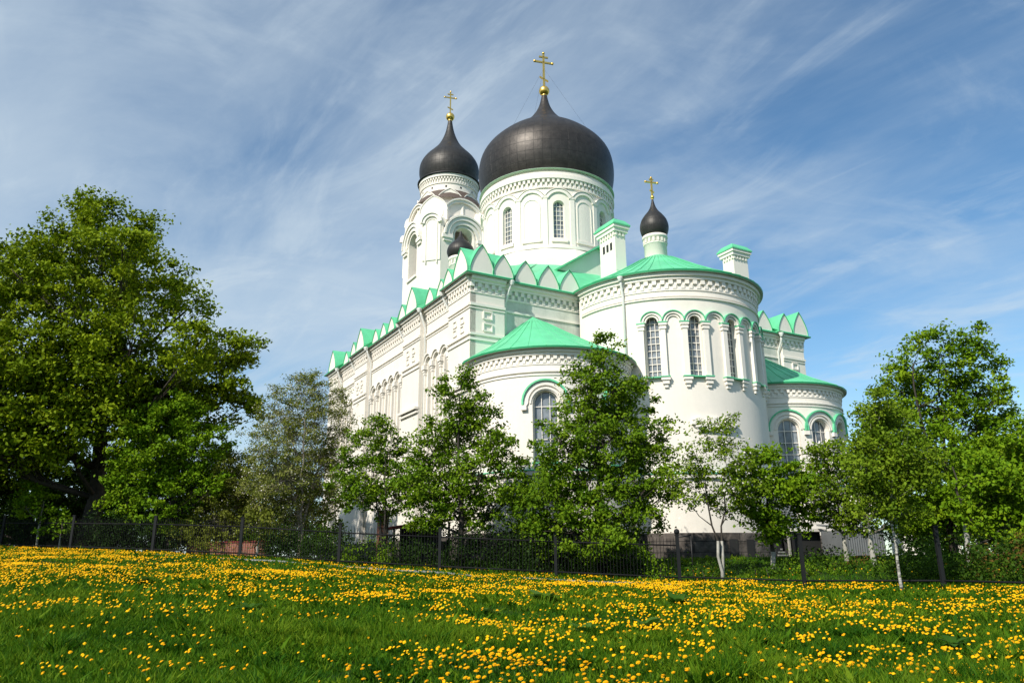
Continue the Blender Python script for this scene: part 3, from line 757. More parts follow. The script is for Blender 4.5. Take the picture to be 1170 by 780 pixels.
# ---- bell tower
def bell_tower():
    cx, cy = 15.5, 37.2; AP = 4.5; HW = 2.95
    mb = MB(); tr = MB()
    dg = (AP-HW)          # chamfer leg
    faces = []
    for k in range(4):
        th = k*pi/2      # 0: east (-y), 1: north(+x)...
        n = (sin(th), -cos(th)); t = (cos(th), sin(th))
        P = (lambda n, t: lambda s, z, d: (cx+n[0]*(AP-d)+t[0]*s, cy+n[1]*(AP-d)+t[1]*s, z))(n, t)
        faces.append((P, HW, True))
        n2 = (sin(th+pi/4), -cos(th+pi/4)); t2 = (cos(th+pi/4), sin(th+pi/4)); ap2 = (AP+HW)/sqrt(2)
        P2 = (lambda n, t, A: lambda s, z, d: (cx+n[0]*(A-d)+t[0]*s, cy+n[1]*(A-d)+t[1]*s, z))(n2, t2, ap2)
        faces.append((P2, dg/sqrt(2)*1.0, False))
    for P, hw, card in faces:
        ops = [(0, 2.45, 32.0, 36.25)] if card else []
        wall(mb, P, -hw, hw, 12, 38.2, ops, 1.1)
        if card:
            blk(tr, P, -1.4, 1.4, 31.75, 32.0, .18)
            band(tr, P, arcpath(0, 36.25, 1.75), .42, .16); band(tr, P, arcpath(0, 36.25, 2.2), .38, .30); band(tr, P, arcpath(0, 36.25, 2.55), .2, .42)
            for e in (-1, 1):
                blk(tr, P, e*2.2-.62, e*2.2+.62, 35.75, 36.2, .32); blk(tr, P, e*2.15-.5, e*2.15+.5, 35.4, 35.75, .2)
            # first, second tier of gables
            def shape(r, z0, zc, keelp=0.):
                a = [(r, z0)]+[(p[0], p[1]) for p in arcpath(0, zc, r, 0, pi, 18)]+[(-r, z0)]
                if keelp: a = [(x, z+keelp*max(0, 1-abs(x)/(r*.55))**1.5) for x, z in a]
                return a
            g = lambda r, z0, zc, d0, d1, kp=0.: mb.prism(shape(r, z0, zc, kp), d0, d1, lambda u, v, h: P(u, v, h))
            band(mb, P, arcpath(0, 36.3, 2.05), 1.4, .0, 1.6); g(2.62, 38, 38.55, .55, 2.4); 
            band(tr, lambda s, z, d: P(s, z, d+.55), arcpath(0, 38.55, 2.42), .32, .26); band(tr, lambda s, z, d: P(s, z, d+.55), arcpath(0, 38.55, 2.66), .16, .40)
        else:
            w = hw
            pil = [(w*.9, 34.), ]
            arch = arcpath(0, 37.55, w*.98, 0, pi, 14)
            mb.prism([(w*.98, 33)]+arch+[(-w*.98, 33)], -.10, 1.6, lambda u, v, h: P(u, v, h))
            band(tr, lambda s, z, d: P(s, z, d-.10), arcpath(0, 37.55, w*.86), .3, .22); band(tr, lambda s, z, d: P(s, z, d-.10), arcpath(0, 37.55, w*1.12), .22, .36)
            band(tr, lambda s, z, d: P(s, z, d-.10), [(-w*.62, 32.6), (-w*.62, 37.4)]+arcpath(0, 37.4, w*.62)[1:-1]+[(w*.62, 37.4), (w*.62, 32.6)], .10, .07)
            a2 = [(x, z+.32*max(0, 1-abs(x)/1.5)**2) for x, z in arcpath(0, 39.2, 1.7, 0, pi, 20)]
            mb.prism([(1.7, 38)]+a2+[(-1.7, 38)], .35, 2.2, lambda u, v, h: P(u, v, h))
            band(tr, lambda s, z, d: P(s, z, d+.35), list(reversed(a2)), .10, .08)
    # third tier: pointed gables between, carrying the drum
    for k in range(8):
        th = k*pi/4 + pi/8; n = (sin(th), -cos(th)); t = (cos(th), sin(th)); A = 3.75
        P = (lambda n, t, A: lambda s, z, d: (cx+n[0]*(A-d)+t[0]*s, cy+n[1]*(A-d)+t[1]*s, z))(n, t, A)
        r = 1.6
        a = [(x, z+.35*max(0, 1-abs(x)/1.5)**2) for x, z in arcpath(0, 40.75, r, 0, pi, 20)]
        mb.prism([(r, 38.5)]+a+[(-r, 38.5)], 0, 1.6, lambda u, v, h: P(u, v, h))
        band(tr, P, list(reversed(a)), .09, .08)
    mb.lathe([(4.6, 38.0), (4.0, 39.2), (3.5, 41.0)], 8, (cx, cy), 0, False, a0=radians(22.5), a1=radians(382.5))
    mb.lathe([(4.0, 31.4), (.01, 31.5)], 8, (cx, cy), 0, False)
    Rd = 3.42
    mb.lathe([(Rd, 40.0), (Rd, 44.9)], 48, (cx, cy))
    Pd = Pcyl(cx, cy, Rd); C2 = 2*pi*Rd
    hband(tr, Pd, -C2/2, C2/2, 43.55, 43.68, .1); dentils(tr, Pd, -C2/2, C2/2, 43.7, 44.1, .34, .5, .12); dentils(tr, Pd, -C2/2, C2/2, 44.1, 44.4, .34, .5, .18, off=.5)
    hband(tr, Pd, -C2/2, C2/2, 44.4, 44.75, .26)
    for k in range(12):
        dk = MB(); s = C2*(k/12)-C2/2; blk(dk, Pd, s-.1, s+.1, 43.0, 43.25, .012, .05); dk.build('vent', M['dark'], CH)
    mb.build('bell_tower_wall', M['plaster'], CH); tr.build('bell_tower_trim', M['trim'], CH)
    tc_ = MB(); tc_.lathe([(4.3, 41.3), (3.85, 42.0), (3.40, 42.75)], 32, (cx, cy)); tc_.build('tower_flashing', M['brown_sheet'], CH)
    fl = MB(); fl.lathe([(3.4, 44.75), (3.85, 44.78), (3.88, 44.9), (3.4, 45.05)], 48, (cx, cy)); fl.build('bell_tower_flashing', M['steel'], CH)
    d = dome((cx, cy), [(3.3, 44.85), (3.62, 45.9), (3.7, 46.7), (3.56, 47.6), (3.05, 48.5), (2.2, 49.45), (1.45, 50.35), (.9, 51.4), (.5, 52.6), (.24, 54.1)], M['onion2'], 1., 72)
    cross(d, (cx, cy), 54.07, 3.1, .55)
    bl = MB(); bl.lathe([(.0, 35.9), (.28, 35.85), (.42, 35.3), (.55, 34.7), (.85, 34.25), (.95, 34.1)], 24, (cx+.2, cy-3.0)); bl.tube([(cx+.2-1.3, cy-3.0, 36.05), (cx+.2+1.3, cy-3.0, 36.05)], .08)
    bl.build('bell', M['steel'], CH)
bell_tower()

def chimney(b0, b1, a0, a1, z0, z1, slots):
    mb = MB(); mb.box((b0, a0, z0), (b1, a1, z1-1.0))
    Ps = Psouth(b0); Pe = Peast(a0)
    e = .14
    mb.box((b0-.02, a0-.02, z0+2.6), (b1+.02, a1+.02, z0+2.72))
    for P, s0, s1 in ((Ps, a0, a1), (Pe, b0, b1)): dentils(mb, P, s0, s1, z1-1.3, z1-1.0, .3, .5, .1)
    mb.box((b0-.16, a0-.16, z1-.997), (b1+.16, a1+.16, z1-.72)); mb.box((b0-.26, a0-.26, z1-.717), (b1+.26, a1+.26, z1-.5))
    o = mb.build('chimney', M['plaster'], CH)
    c = MB(); x0, x1, y0, y1 = b0-.32, b1+.32, a0-.32, a1+.32; mx, my = .28, .30
    c.add([(x0,y0,z1-.5),(x1,y0,z1-.5),(x1,y1,z1-.5),(x0,y1,z1-.5),(x0,y0,z1-.4),(x1,y0,z1-.4),(x1,y1,z1-.4),(x0,y1,z1-.4),
           (x0+mx,y0+my,z1),(x1-mx,y0+my,z1),(x1-mx,y1-my,z1),(x0+mx,y1-my,z1)],
          [(0,3,2,1),(0,1,5,4),(1,2,6,5),(2,3,7,6),(3,0,4,7),(4,5,9,8),(5,6,10,9),(6,7,11,10),(7,4,8,11),(8,9,10,11)])
    c.build('chimney_cap', M['green'], o)
    if slots:
        for i in (-1, 0, 1):
            s = MB()
            cc = (a0+a1)/2+i*.45; blk(s, Ps, cc-.13, cc+.13, z1-2.35, z1-1.75, .01, .1)
            s.build('chimney_vent', M['dark'], o)
        for i in (0, 1):
            p = MB(); p.tube([((b0+b1)/2, a0+.5+i*.9, z1-.05), ((b0+b1)/2, a0+.5+i*.9, z1+.25)], .14, 12)
            p.build('chimney_pot', M['dark'], o)
chimney(12.45, 13.4, .7, 2.6, 18, 24.65, True)
chimney(24.75, 26.35, 1.0, 2.2, 18, 25.3, False)

# ---- downpipes
def downpipe(pts):
    mb = MB(); mb.tube(pts, .085, 8)
    p = pts[0]; mb.lathe([(.10, p[2]-.25), (.2, p[2]), (.2, p[2]+.06), (.02, p[2]+.06)], 10, (p[0], p[1]))
    mb.build('downpipe', M['spout'], CH)
for a, e in ((4.25, 1), (8.25, -1), (12.45, 1), (19.95, -1), (24.1, 1), (28.25, -1)):
    downpipe([(.2, a, 17.85), (.35, a+.05*e, 17.4), (.78, a-.15*e, 16.5), (.78, a-.15*e, 3.)])
downpipe([(3.35, .15, 17.85), (3.25, .3, 17.3), (3.2, .78, 16.5), (3.2, .78, 12.6)])
for f, zt, zb in ((-61.5, 17.9, 9.5), (72, 17.9, 3.)):
    x = lambda r: (BC+r*sin(radians(f)), -.33-r*cos(radians(f)))
    downpipe([(*x(7.05), zt), (*x(6.95), zt-.45), (*x(6.72), zt-1.3), (*x(6.72), zb)])
downpipe([(WID-3.35, .15, 17.85), (WID-3.25, .3, 17.3), (WID-3.2, .78, 16.5), (WID-3.2, .78, 12.6)])
#==TREES==
# ------------------------------------------------------------------ placing helpers: a picture bearing at a chosen true distance
CR = cam.rotation_quaternion.to_matrix(); FPX = 876.
def at(px, py, Y):
    r = CR @ Vector(((px-585)/FPX, -(py-390)/FPX, -1)); return r*(Y/r.y)
def bearing(px, Y):
    """ground point in that direction at distance Y"""
    p = at(px, 640, Y); return Vector((p.x, Y, float(ground_z(p.x, Y))))
def mpp(Y): return Y/(FPX*cos(PITCH))*1.02      # metres per photo pixel near the horizon

def np_mesh(name, v, quads, mats, parent=None, tint=None, smooth_=False, mi=None):
    me = bpy.data.meshes.new(name); nv = len(v); nf, k = quads.shape
    me.vertices.add(nv); me.vertices.foreach_set('co', np.ascontiguousarray(v, np.float32).ravel())
    me.loops.add(nf*k); me.loops.foreach_set('vertex_index', np.ascontiguousarray(quads, np.int32).ravel())
    me.polygons.add(nf); me.polygons.foreach_set('loop_start', np.arange(0, nf*k, k, dtype=np.int32))
    me.polygons.foreach_set('loop_total', np.full(nf, k, np.int32))
    for m in (mats if isinstance(mats, list) else [mats]): me.materials.append(m)
    if mi is not None: me.polygons.foreach_set('material_index', np.ascontiguousarray(mi, np.int32))
    if tint is not None:
        a = me.attributes.new('tint', 'FLOAT', 'FACE'); a.data.foreach_set('value', np.ascontiguousarray(tint, np.float32))
    if smooth_: me.polygons.foreach_set('use_smooth', np.ones(nf, bool))
    me.update(calc_edges=True); me.validate()
    o = bpy.data.objects.new(name, me); COL.objects.link(o)
    if parent: o.parent = parent
    return o

def norm(a): return a/np.maximum(np.linalg.norm(a, axis=1, keepdims=True), 1e-9)
def leaves(c, size, up=.6, asp=.62, fold=.18):
    """kite-shaped leaves at points c with random attitudes"""
    n = len(c); nrm = norm(rng.normal(size=(n, 3)) + np.array([-.45, -.55, up*1.5]))
    t = norm(np.cross(nrm, rng.normal(size=(n, 3)))); b = np.cross(nrm, t)
    L = (size*rng.uniform(.65, 1.25, n))[:, None]
    v = np.stack([c - t*L*.5, c + b*L*asp*.5 + nrm*L*fold - t*L*.05, c + t*L*.5, c - b*L*asp*.5 + nrm*L*fold - t*L*.05], 1).reshape(-1, 3)
    return v, np.arange(4*n).reshape(n, 4)

def clumps(blobs, per_m2, inner=.35, air=.12):
    """clump centres through the volume of each blob, denser near its surface"""
    out = []; own = []
    for i, (c, r, sq) in enumerate(blobs):
        n = max(3, int(per_m2*r*r)); d = norm(rng.normal(size=(n, 3)))
        rr = r*rng.uniform(inner**2, 1.05, n)**.5
        out.append(np.array(c) + d*rr[:, None]*np.array([1, 1, sq])); own += [i]*n
    c = np.concatenate(out); own = np.array(own)
    # leave pockets of air between the leafy sprays
    f = 2.2/np.mean([b[1] for b in blobs]); q = c*f*1.6
    h = np.sin(q[:, 0]*1.9+np.sin(q[:, 2]*1.3)*1.5)+np.sin(q[:, 1]*1.7+q[:, 2]*.8+1.)+np.sin(q[:, 2]*2.3-q[:, 0]*.7+2.)+rng.normal(0, .5, len(c))
    k = h > np.quantile(h, air); return c[k], own[k]

def tree(name, label, cat, base, blobs, leaf, lmat, bark, rad, per_clump=40, csize=.38, cl_density=9., group=None, stems=1, lean=0., twigs=.5,
         white=None, blossom=None, trunk_top=None, tint0=.5, spread=.35, inner=.35):
    """blobs: (centre, radius, vertical squash) in metres relative to base"""
    root = empty(name, base, 0, label, cat, group)
    cc, own = clumps(blobs, cl_density, inner)
    tw = MB()
    top = trunk_top if trunk_top else max(b[0][2] for b in blobs)
    paths = []
    for k in range(stems):
        a = 2*pi*k/max(1, stems)+.6; off = 0 if stems == 1 else .55
        r0 = rad*(1 if stems == 1 else .62)
        pts = []; N = 9
        for i in range(N+1):
            t = i/N; z = -.25+(top+.25)*t
            ex = (off*cos(a)*(t**1.4)*top*.30 if stems > 1 else 0) + lean*top*t*t
            ey = (off*sin(a)*(t**1.4)*top*.30 if stems > 1 else 0)
            w = .035*top*(1 if i else 0)*(.4+t)
            pts.append(Vector((ex+random.uniform(-w, w)*.5, ey+random.uniform(-w, w)*.5, z)))
        rr = [r0*(1.35 if i == 0 else 1)*(1-.80*(i/N)**.9) for i in range(N+1)]
        tw.tube(pts, rr, 9, 0); paths.append((pts, rr))
        if white:
            wb = MB(); seg = [p for p in pts if p.z < white]
            zz = [pts[0]]; q = [pts[0]]+[pts[0].lerp(pts[1], .999)] if len(seg) < 2 else seg
            wb.tube(q, [rr[i]+.012 for i in range(len(q))], 9, 0); wb.build('whitewash', M['white_paint'], root)
    for i, (c, r, sq) in enumerate(blobs):
        c = Vector(c); pts, rr = paths[i % len(paths)]
        # leave the trunk below the blob
        zt = max(top*.18, c.z - .55*sqrt(c.x**2+c.y**2) - .3*r); j = min(range(len(pts)), key=lambda q: abs(pts[q].z-zt)); p = pts[j]
        m = p.lerp(c, .5) + Vector((0, 0, -.10*(c-p).length)) + Vector((random.uniform(-.1, .1), random.uniform(-.1, .1), 0))*r
        r1 = min(rr[j]*.62, .03+.045*r)
        lp = [p, p.lerp(m, .5)+Vector((0, 0, .0)), m, m.lerp(c, .55), c, c+(c-m)*.12]
        tw.tube(lp, [r1, r1*.85, r1*.7, r1*.55, r1*.38, r1*.15], 6, 0)
        idx = np.where(own == i)[0]
        for q in idx[:int(len(idx)*twigs)]:
            e = Vector(cc[q]); s = lp[random.choice((2, 3, 4))]; md = s.lerp(e, .5)+Vector((0, 0, random.uniform(-.05, .12)*r))
            tw.tube([s, md, e], [r1*.28, r1*.18, .006], 4, 0, False)
    tw.build('trunk', bark, root)
    # leaves
    n = len(cc); cs = csize*rng.uniform(.6, 1.35, n); k = np.maximum(4, (per_clump*rng.uniform(.5, 1.4, n))).astype(int)
    rep = np.repeat(np.arange(n), k)
    pts = cc[rep] + rng.normal(size=(len(rep), 3))*cs[rep][:, None]*np.array([1, 1, .62])*.62
    v, q = leaves(pts, leaf)
    ct = np.clip(rng.normal(tint0, .16, n), 0, 1)
    tint = np.clip(ct[rep]+rng.normal(0, .15, len(rep)), 0, 1)
    np_mesh('crown', v, q, lmat, root, tint)
    if blossom:
        m = rng.choice(len(rep), int(len(rep)*blossom), replace=False)
        v, q = leaves(pts[m]+rng.normal(size=(len(m), 3))*.12, leaf*.62, .3, .95)
        np_mesh('blossom', v, q, M['blossom'], root, None)
    return root

def px_blobs(bx, Y, lst, depth=.55):
    """(px, py, r_px[, dy]) circles of the crown as seen -> volumes round the trunk at distance Y"""
    base = bearing(bx, Y); out = []
    xs = [b[0] for b in lst]; W = (max(xs)-min(xs))/2*mpp(Y)
    for k, b in enumerate(lst):
        dy = b[3] if len(b) > 3 else random.uniform(-1, 1)*depth*max(W, 1.)
        p = at(b[0], b[1], Y+dy); out.append(((p.x-base.x, dy, p.z-base.z), b[2]*mpp(Y+dy)*(1.10+.12*max(0, p.z)/20), .9))
    return base, out
M['blossom'] = mat('white_blossom', (.62, .58, .52), .7)

# ---- the big oak on the left
b, bl = px_blobs(97, 49, [(112, 262, 36, 0), (70, 285, 34), (20, 315, 40), (-30, 350, 45), (140, 285, 34), (165, 262, 20, 1), (176, 320, 38), (212, 355, 30), (225, 395, 28), (262, 400, 26, 0), (283, 390, 15, -1),
   (262, 432, 30, 0), (282, 462, 18, 1), (200, 440, 44), (150, 400, 48, -3.5), (95, 360, 48, -3.5), (40, 400, 52, -3.5), (-10, 430, 55), (100, 430, 50, -3), (55, 320, 42, 3), (125, 330, 44, 3), (20, 480, 48, -3), (70, 490, 42, -4),
   (120, 480, 40, -3.5), (175, 470, 42, 2), (230, 470, 30, 1), (-60, 400, 55), (-70, 470, 55), (-30, 500, 48), (150, 440, 46, 4), (60, 440, 50, 4.5), (20, 520, 42, 1), (95, 228, 13, 0), (128, 238, 14, .5), (-5, 290, 20)])
tree('oak_tree', 'tall spreading oak with thick dark trunk and yellow-green spring leaves', 'tree', b, bl, .29, LM['oak'], M['barkd'], .62, 76, .60, 7.2, twigs=.35, trunk_top=16.)
T = []
def add(*a, **k): T.append((a, k))
add('maple_tree', 'bright green bushy maple standing under the right side of the oak', 190, 46, [(190, 480, 34), (165, 520, 34), (205, 530, 38), (230, 505, 30), (150, 560, 30), (195, 575, 36), (235, 560, 28), (178, 500, 30), (215, 470, 20)],
    leaf=.20, lmat='maple', bark='barkd', rad=.16, dens=16, pc=40)
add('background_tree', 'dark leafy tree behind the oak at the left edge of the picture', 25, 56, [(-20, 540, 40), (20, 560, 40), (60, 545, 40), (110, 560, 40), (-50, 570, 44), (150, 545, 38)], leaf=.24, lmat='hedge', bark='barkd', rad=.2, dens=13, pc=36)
add('blossoming_tree', 'tall grey-green tree with fading pale blossom left of the church', 342, 44.5, [(345, 455, 30), (325, 480, 30), (370, 480, 30), (305, 510, 26), (345, 515, 34), (385, 510, 24), (320, 550, 32), (362, 552, 32), (300, 555, 24), (340, 585, 32), (352, 436, 14), (385, 450, 12)],
    leaf=.105, lmat='pale', bark='barkl', rad=.15, dens=34, pc=34, stems=3, twigs=1., blossom=.09)
add('bushy_tree', 'low olive-grey bushy tree between the oak and the blossoming tree', 258, 47, [(255, 530, 26), (275, 545, 26), (235, 560, 28), (270, 575, 30), (245, 595, 26), (285, 598, 24), (225, 590, 24)], leaf=.12, lmat='olive', bark='barkl', rad=.1, dens=28, pc=36, stems=3, twigs=.9, blossom=.06)
add('cherry_tree', 'slender multi-stemmed green tree in front of the south wall', 437, 39.5, [(432, 492, 18), (415, 515, 24), (448, 512, 24), (425, 545, 28), (455, 545, 24), (405, 560, 24), (440, 572, 26), (400, 540, 16), (470, 560, 18)],
    leaf=.15, lmat='pear', bark='barkd', rad=.13, dens=22, pc=34, stems=3, twigs=.7, blossom=.02)
add('pear_tree', 'leafy tree with a narrow pointed top at the near corner of the church', 525, 38.5, [(530, 432, 15, 0), (520, 452, 22, 0), (545, 460, 18, 0), (512, 480, 26), (548, 490, 28), (525, 510, 32), (490, 510, 22), (570, 510, 22), (500, 545, 32), (550, 545, 34), (580, 530, 18), (475, 555, 24), (525, 578, 34), (565, 578, 28), (490, 585, 26), (590, 560, 16)],
    leaf=.17, lmat='pear', bark='barkd', rad=.17, dens=19, pc=34, twigs=.6, top=.9)
add('pear_tree', 'largest dark green tree in front of the church, reaching up to the apse roof', 686, 37, [(688, 384, 10, 0), (690, 402, 16, 0), (690, 424, 24, 0), (668, 440, 24), (712, 436, 24), (690, 462, 36), (660, 475, 27), (722, 468, 26), (640, 505, 30), (690, 505, 42), (738, 505, 32), (660, 540, 40), (715, 540, 42), (750, 545, 24), (615, 545, 26), (630, 575, 36), (690, 580, 42), (735, 580, 32), (608, 585, 26), (655, 610, 36), (710, 612, 34), (625, 625, 28), (766, 560, 13)],
    leaf=.17, lmat='pear', bark='barkd', rad=.2, dens=17, pc=36, twigs=.5, top=.92)
add('apple_tree', 'thin open-crowned apple tree with forked whitewashed trunk before the apse', 824, 33.6, [(820, 500, 20), (795, 520, 20), (845, 520, 20), (780, 545, 18), (815, 545, 24), (850, 550, 20), (830, 575, 18), (785, 570, 12), (800, 490, 10), (835, 485, 10)],
    leaf=.14, lmat='birch', bark='barkd', rad=.10, dens=19, pc=26, stems=2, twigs=.9, white=1.9, blossom=.10, grow=1.18)
add('maple_tree', 'round light green maple in front of the right side apse', 884, 36, [(880, 518, 15), (866, 534, 22), (900, 546, 20), (855, 552, 24), (885, 558, 32), (912, 556, 20), (868, 584, 28), (902, 586, 26), (885, 602, 18)],
    leaf=.18, lmat='maple', bark='barkd', rad=.12, dens=19, pc=36, white=1.2)
add('apple_tree', 'apple tree with scattered blossom and leaning white trunk beside the metal shed', 968, 36, [(948, 515, 18), (935, 535, 20), (962, 535, 22), (928, 560, 18), (955, 562, 28), (982, 558, 22), (965, 588, 24), (940, 588, 18), (985, 590, 18)],
    leaf=.15, lmat='birch', bark='barkl', rad=.10, dens=20, pc=32, white=1.6, blossom=.09, lean=-.05, twigs=.7, grow=1.15)
add('apple_tree', 'small blossoming tree with stout whitewashed trunk next to the birch', 998, 34, [(992, 535, 20), (1012, 555, 22), (978, 565, 20), (1000, 582, 24), (1018, 590, 18), (982, 595, 16)], leaf=.14, lmat='birch', bark='barkl', rad=.12, dens=19, pc=26, white=1.7, blossom=.10, twigs=.7)
add('birch_tree', 'young birch with a slim white trunk in front of the fence', 1026, 25.5, [(1012, 455, 14), (985, 505, 12), (980, 550, 14), (1005, 575, 18), (1035, 580, 16), (1005, 478, 18), (1025, 490, 20), (998, 505, 20), (1035, 515, 22), (1015, 530, 24), (990, 535, 16), (1045, 545, 20), (1020, 560, 22), (1000, 470, 12), (1055, 520, 14)],
    leaf=.12, lmat='birch', bark='birch_bark', rad=.055, grow=1.15, dens=44, pc=34, twigs=.7, lean=-.06, inner=.1)
add('linden_tree', 'large dense green tree rising above the right-hand fence', 1092, 37, [(1075, 385, 16, 0), (1050, 390, 14, 0), (1112, 388, 15, 0), (1045, 415, 22), (1085, 415, 28), (1122, 412, 20), (1030, 440, 22), (1070, 450, 34), (1115, 450, 30), (1010, 470, 20), (1050, 485, 34), (1100, 490, 40), (1138, 480, 20), (1030, 520, 32), (1080, 530, 40), (1130, 525, 32), (1060, 565, 34), (1110, 565, 36), (1140, 450, 12), (1118, 372, 8, 0), (1152, 445, 6, 0), (1000, 500, 22), (990, 535, 24), (1010, 560, 28), (1040, 590, 26), (1085, 598, 26), (1020, 440, 12)],
    leaf=.18, lmat='maple', bark='barkd', rad=.22, dens=17, pc=36, twigs=.5, stems=2)
add('linden_tree', 'green tree with a whitewashed trunk cut off by the right edge of the picture', 1108, 31, [(1140, 520, 26), (1165, 505, 28), (1185, 530, 36), (1150, 550, 32), (1180, 570, 36), (1125, 570, 26), (1155, 592, 28), (1110, 585, 18), (1120, 540, 22), (1195, 600, 30)], leaf=.17, lmat='maple', bark='barkd', rad=.11, dens=24, pc=36, white=1.6)
add('background_tree', 'dark tree filling the gap behind the right-hand fence', 1125, 47, [(1090, 590, 30), (1130, 590, 34), (1170, 590, 34), (1060, 600, 26), (1150, 560, 34), (1205, 580, 36), (1110, 560, 30)], leaf=.22, lmat='hedge', bark='barkd', rad=.16, dens=14, pc=34)
add('background_tree', 'shady tree closing the view at the far left behind the fence', 20, 62, [(-30, 600, 36), (10, 590, 36), (50, 600, 34), (80, 612, 28), (30, 620, 26), (-60, 590, 40)], leaf=.24, lmat='hedge', bark='barkd', rad=.2, dens=14, pc=36)
add('young_tree', 'thin young tree with white trunk behind the far left of the fence', 39, 47, [(38, 560, 16), (48, 575, 14), (28, 578, 14)], leaf=.18, lmat='maple', bark='barkl', rad=.07, dens=16, pc=26, white=2.0)
add('young_tree', 'thin sapling with short white trunk left of the oak trunk', 65, 46.5, [(66, 588, 12), (74, 598, 10), (58, 600, 10)], leaf=.18, lmat='maple', bark='barkl', rad=.07, dens=16, pc=26, white=1.0)
add('young_tree', 'whitewashed sapling in front of the red brick wall', 293, 42, [(296, 590, 14), (284, 600, 12), (305, 602, 12)], leaf=.17, lmat='olive', bark='barkl', rad=.08, dens=16, pc=22, white=1.4)
add('background_tree', 'dull green tree filling the gap behind the low olive bushy tree', 235, 57, [(200, 560, 34), (235, 550, 36), (270, 560, 34), (300, 570, 30), (215, 600, 34), (255, 600, 36), (295, 605, 32)], leaf=.22, lmat='hedge', bark='barkd', rad=.2, dens=13, pc=36)
add('background_tree', 'leafy green tree right behind the blossoming tree trunk', 340, 56, [(320, 560, 30), (350, 545, 30), (375, 575, 24), (335, 600, 34), (310, 610, 28), (365, 610, 24)], leaf=.2, lmat='pear', bark='barkd', rad=.18, dens=14, pc=36)
add('background_tree', 'dark shady tree directly behind the oak trunk', 110, 60, [(60, 590, 40), (110, 570, 40), (160, 590, 40), (200, 600, 34), (90, 610, 36), (140, 612, 36)], leaf=.24, lmat='hedge', bark='barkd', rad=.2, dens=13, pc=36)
add('background_tree', 'tall dark tree behind the linden at the right edge', 1160, 60, [(1120, 540, 40), (1165, 530, 44), (1210, 530, 44), (1130, 590, 40), (1180, 590, 44), (1220, 600, 44)], leaf=.24, lmat='hedge', bark='barkd', rad=.2, dens=13, pc=36)
add('background_tree', 'dark tree closing the gap right of the outbuilding', 1062, 52, [(1045, 590, 22), (1075, 585, 24), (1055, 615, 26), (1085, 615, 26)], leaf=.2, lmat='hedge', bark='barkd', rad=.14, dens=15, pc=36)
for (nm, lab, bx, Y, lst), k in T:
    base, blobs = px_blobs(bx, Y, lst)
    tt = max(q[0][2] for q in blobs); g = k.get('grow', 1.); blobs = [(c, r*g, q) for c, r, q in blobs]
    tree(nm, lab, 'tree', base, blobs, k['leaf']*1.05, LM[k['lmat']], M[k['bark']], k['rad'], k['pc']*1.55, .34 if k['leaf'] > .15 else .29, k['dens']*.95, twigs=k.get('twigs', .5), stems=k.get('stems', 1),
         white=k.get('white'), blossom=k.get('blossom'), trunk_top=tt*k.get('top', .8), lean=k.get('lean', 0.), inner=k.get('inner', .35))

# ---- bushes behind the fence
def bush(name, label, bx, Y, lst, leaf=.13, lmat='hedge', dens=26, pc=34):
    base = bearing(bx, Y); root = empty(name, base, 0, label, 'bush'); blobs = []
    for q in lst:
        dy = q[3] if len(q) > 3 else random.uniform(-.7, .7); p = at(q[0], q[1], Y+dy); blobs.append(((p.x-base.x, dy, p.z-base.z), q[2]*mpp(Y), .9))
    cc, own = clumps(blobs, dens); n = len(cc); k = np.maximum(4, pc*rng.uniform(.5, 1.4, n)).astype(int); rep = np.repeat(np.arange(n), k)
    pts = cc[rep]+rng.normal(size=(len(rep), 3))*.2
    g = ground_z(pts[:, 0]+base.x, pts[:, 1]+base.y)-base.z; pts[:, 2] = np.maximum(pts[:, 2], g+.03)
    v, q = leaves(pts, leaf); tint = np.clip(rng.normal(.5, .15, n)[rep]+rng.normal(0, .15, len(rep)), 0, 1)
    np_mesh('foliage', v, q, LM[lmat], root, tint)
    for c, r, sq in blobs[:3]:
        st = MB(); st.tube([(c[0]*.5+random.uniform(-.2, .2), c[1], -.1), (c[0]*.8, c[1]+random.uniform(-.2, .2), c[2]*.5), (c[0]+random.uniform(-.3, .3)*r, c[1], c[2]+.3*r)], [.03, .02, .008], 5)
        st.build('stem', M['barkd'], root)
bush('bush', 'shade-dark bush below the blossoming tree', 345, 42.5, [(325, 622, 18), (350, 618, 20), (375, 625, 16), (312, 630, 12)], lmat='shaded')
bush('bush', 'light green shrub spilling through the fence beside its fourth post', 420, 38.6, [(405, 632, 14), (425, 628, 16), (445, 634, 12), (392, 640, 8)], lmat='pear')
bush('bush', 'low dark bush in the deep shade before the brick porch', 470, 40, [(455, 625, 16), (480, 630, 16), (500, 632, 14)], dens=24, lmat='shaded')
bush('bush', 'dark thicket under the pointed tree by the corner', 555, 39.5, [(530, 622, 18), (555, 618, 20), (580, 624, 20), (600, 628, 18)], lmat='shaded')
bush('bush', 'shade-dark bush left of the post under the largest tree', 640, 37.5, [(625, 632, 22), (650, 625, 24), (612, 640, 16)], lmat='shaded')
bush('bush', 'shade-dark bush right of the largest tree trunk', 705, 37.3, [(690, 630, 22), (715, 624, 24), (728, 638, 16)], lmat='shaded')
bush('bush', 'small bright green sapling bush at the foot of the ball-topped post', 752, 33.6, [(755, 650, 7), (748, 660, 7)], lmat='maple', leaf=.1)
bush('bush', 'rusty brown barberry bush in front of the metal shed', 982, 34.5, [(975, 648, 9), (990, 646, 10), (1000, 650, 7)], lmat='rust', leaf=.08, dens=40)
bush('bush', 'low green shrubs along the church side of the fence left of the birch', 950, 33, [(935, 655, 10), (955, 652, 11), (968, 657, 8)], lmat='pear', leaf=.1)
bush('bush', 'dark shrub behind the fence right of the birch', 1045, 31, [(1035, 640, 16), (1058, 635, 18), (1080, 642, 14)], lmat='shaded')
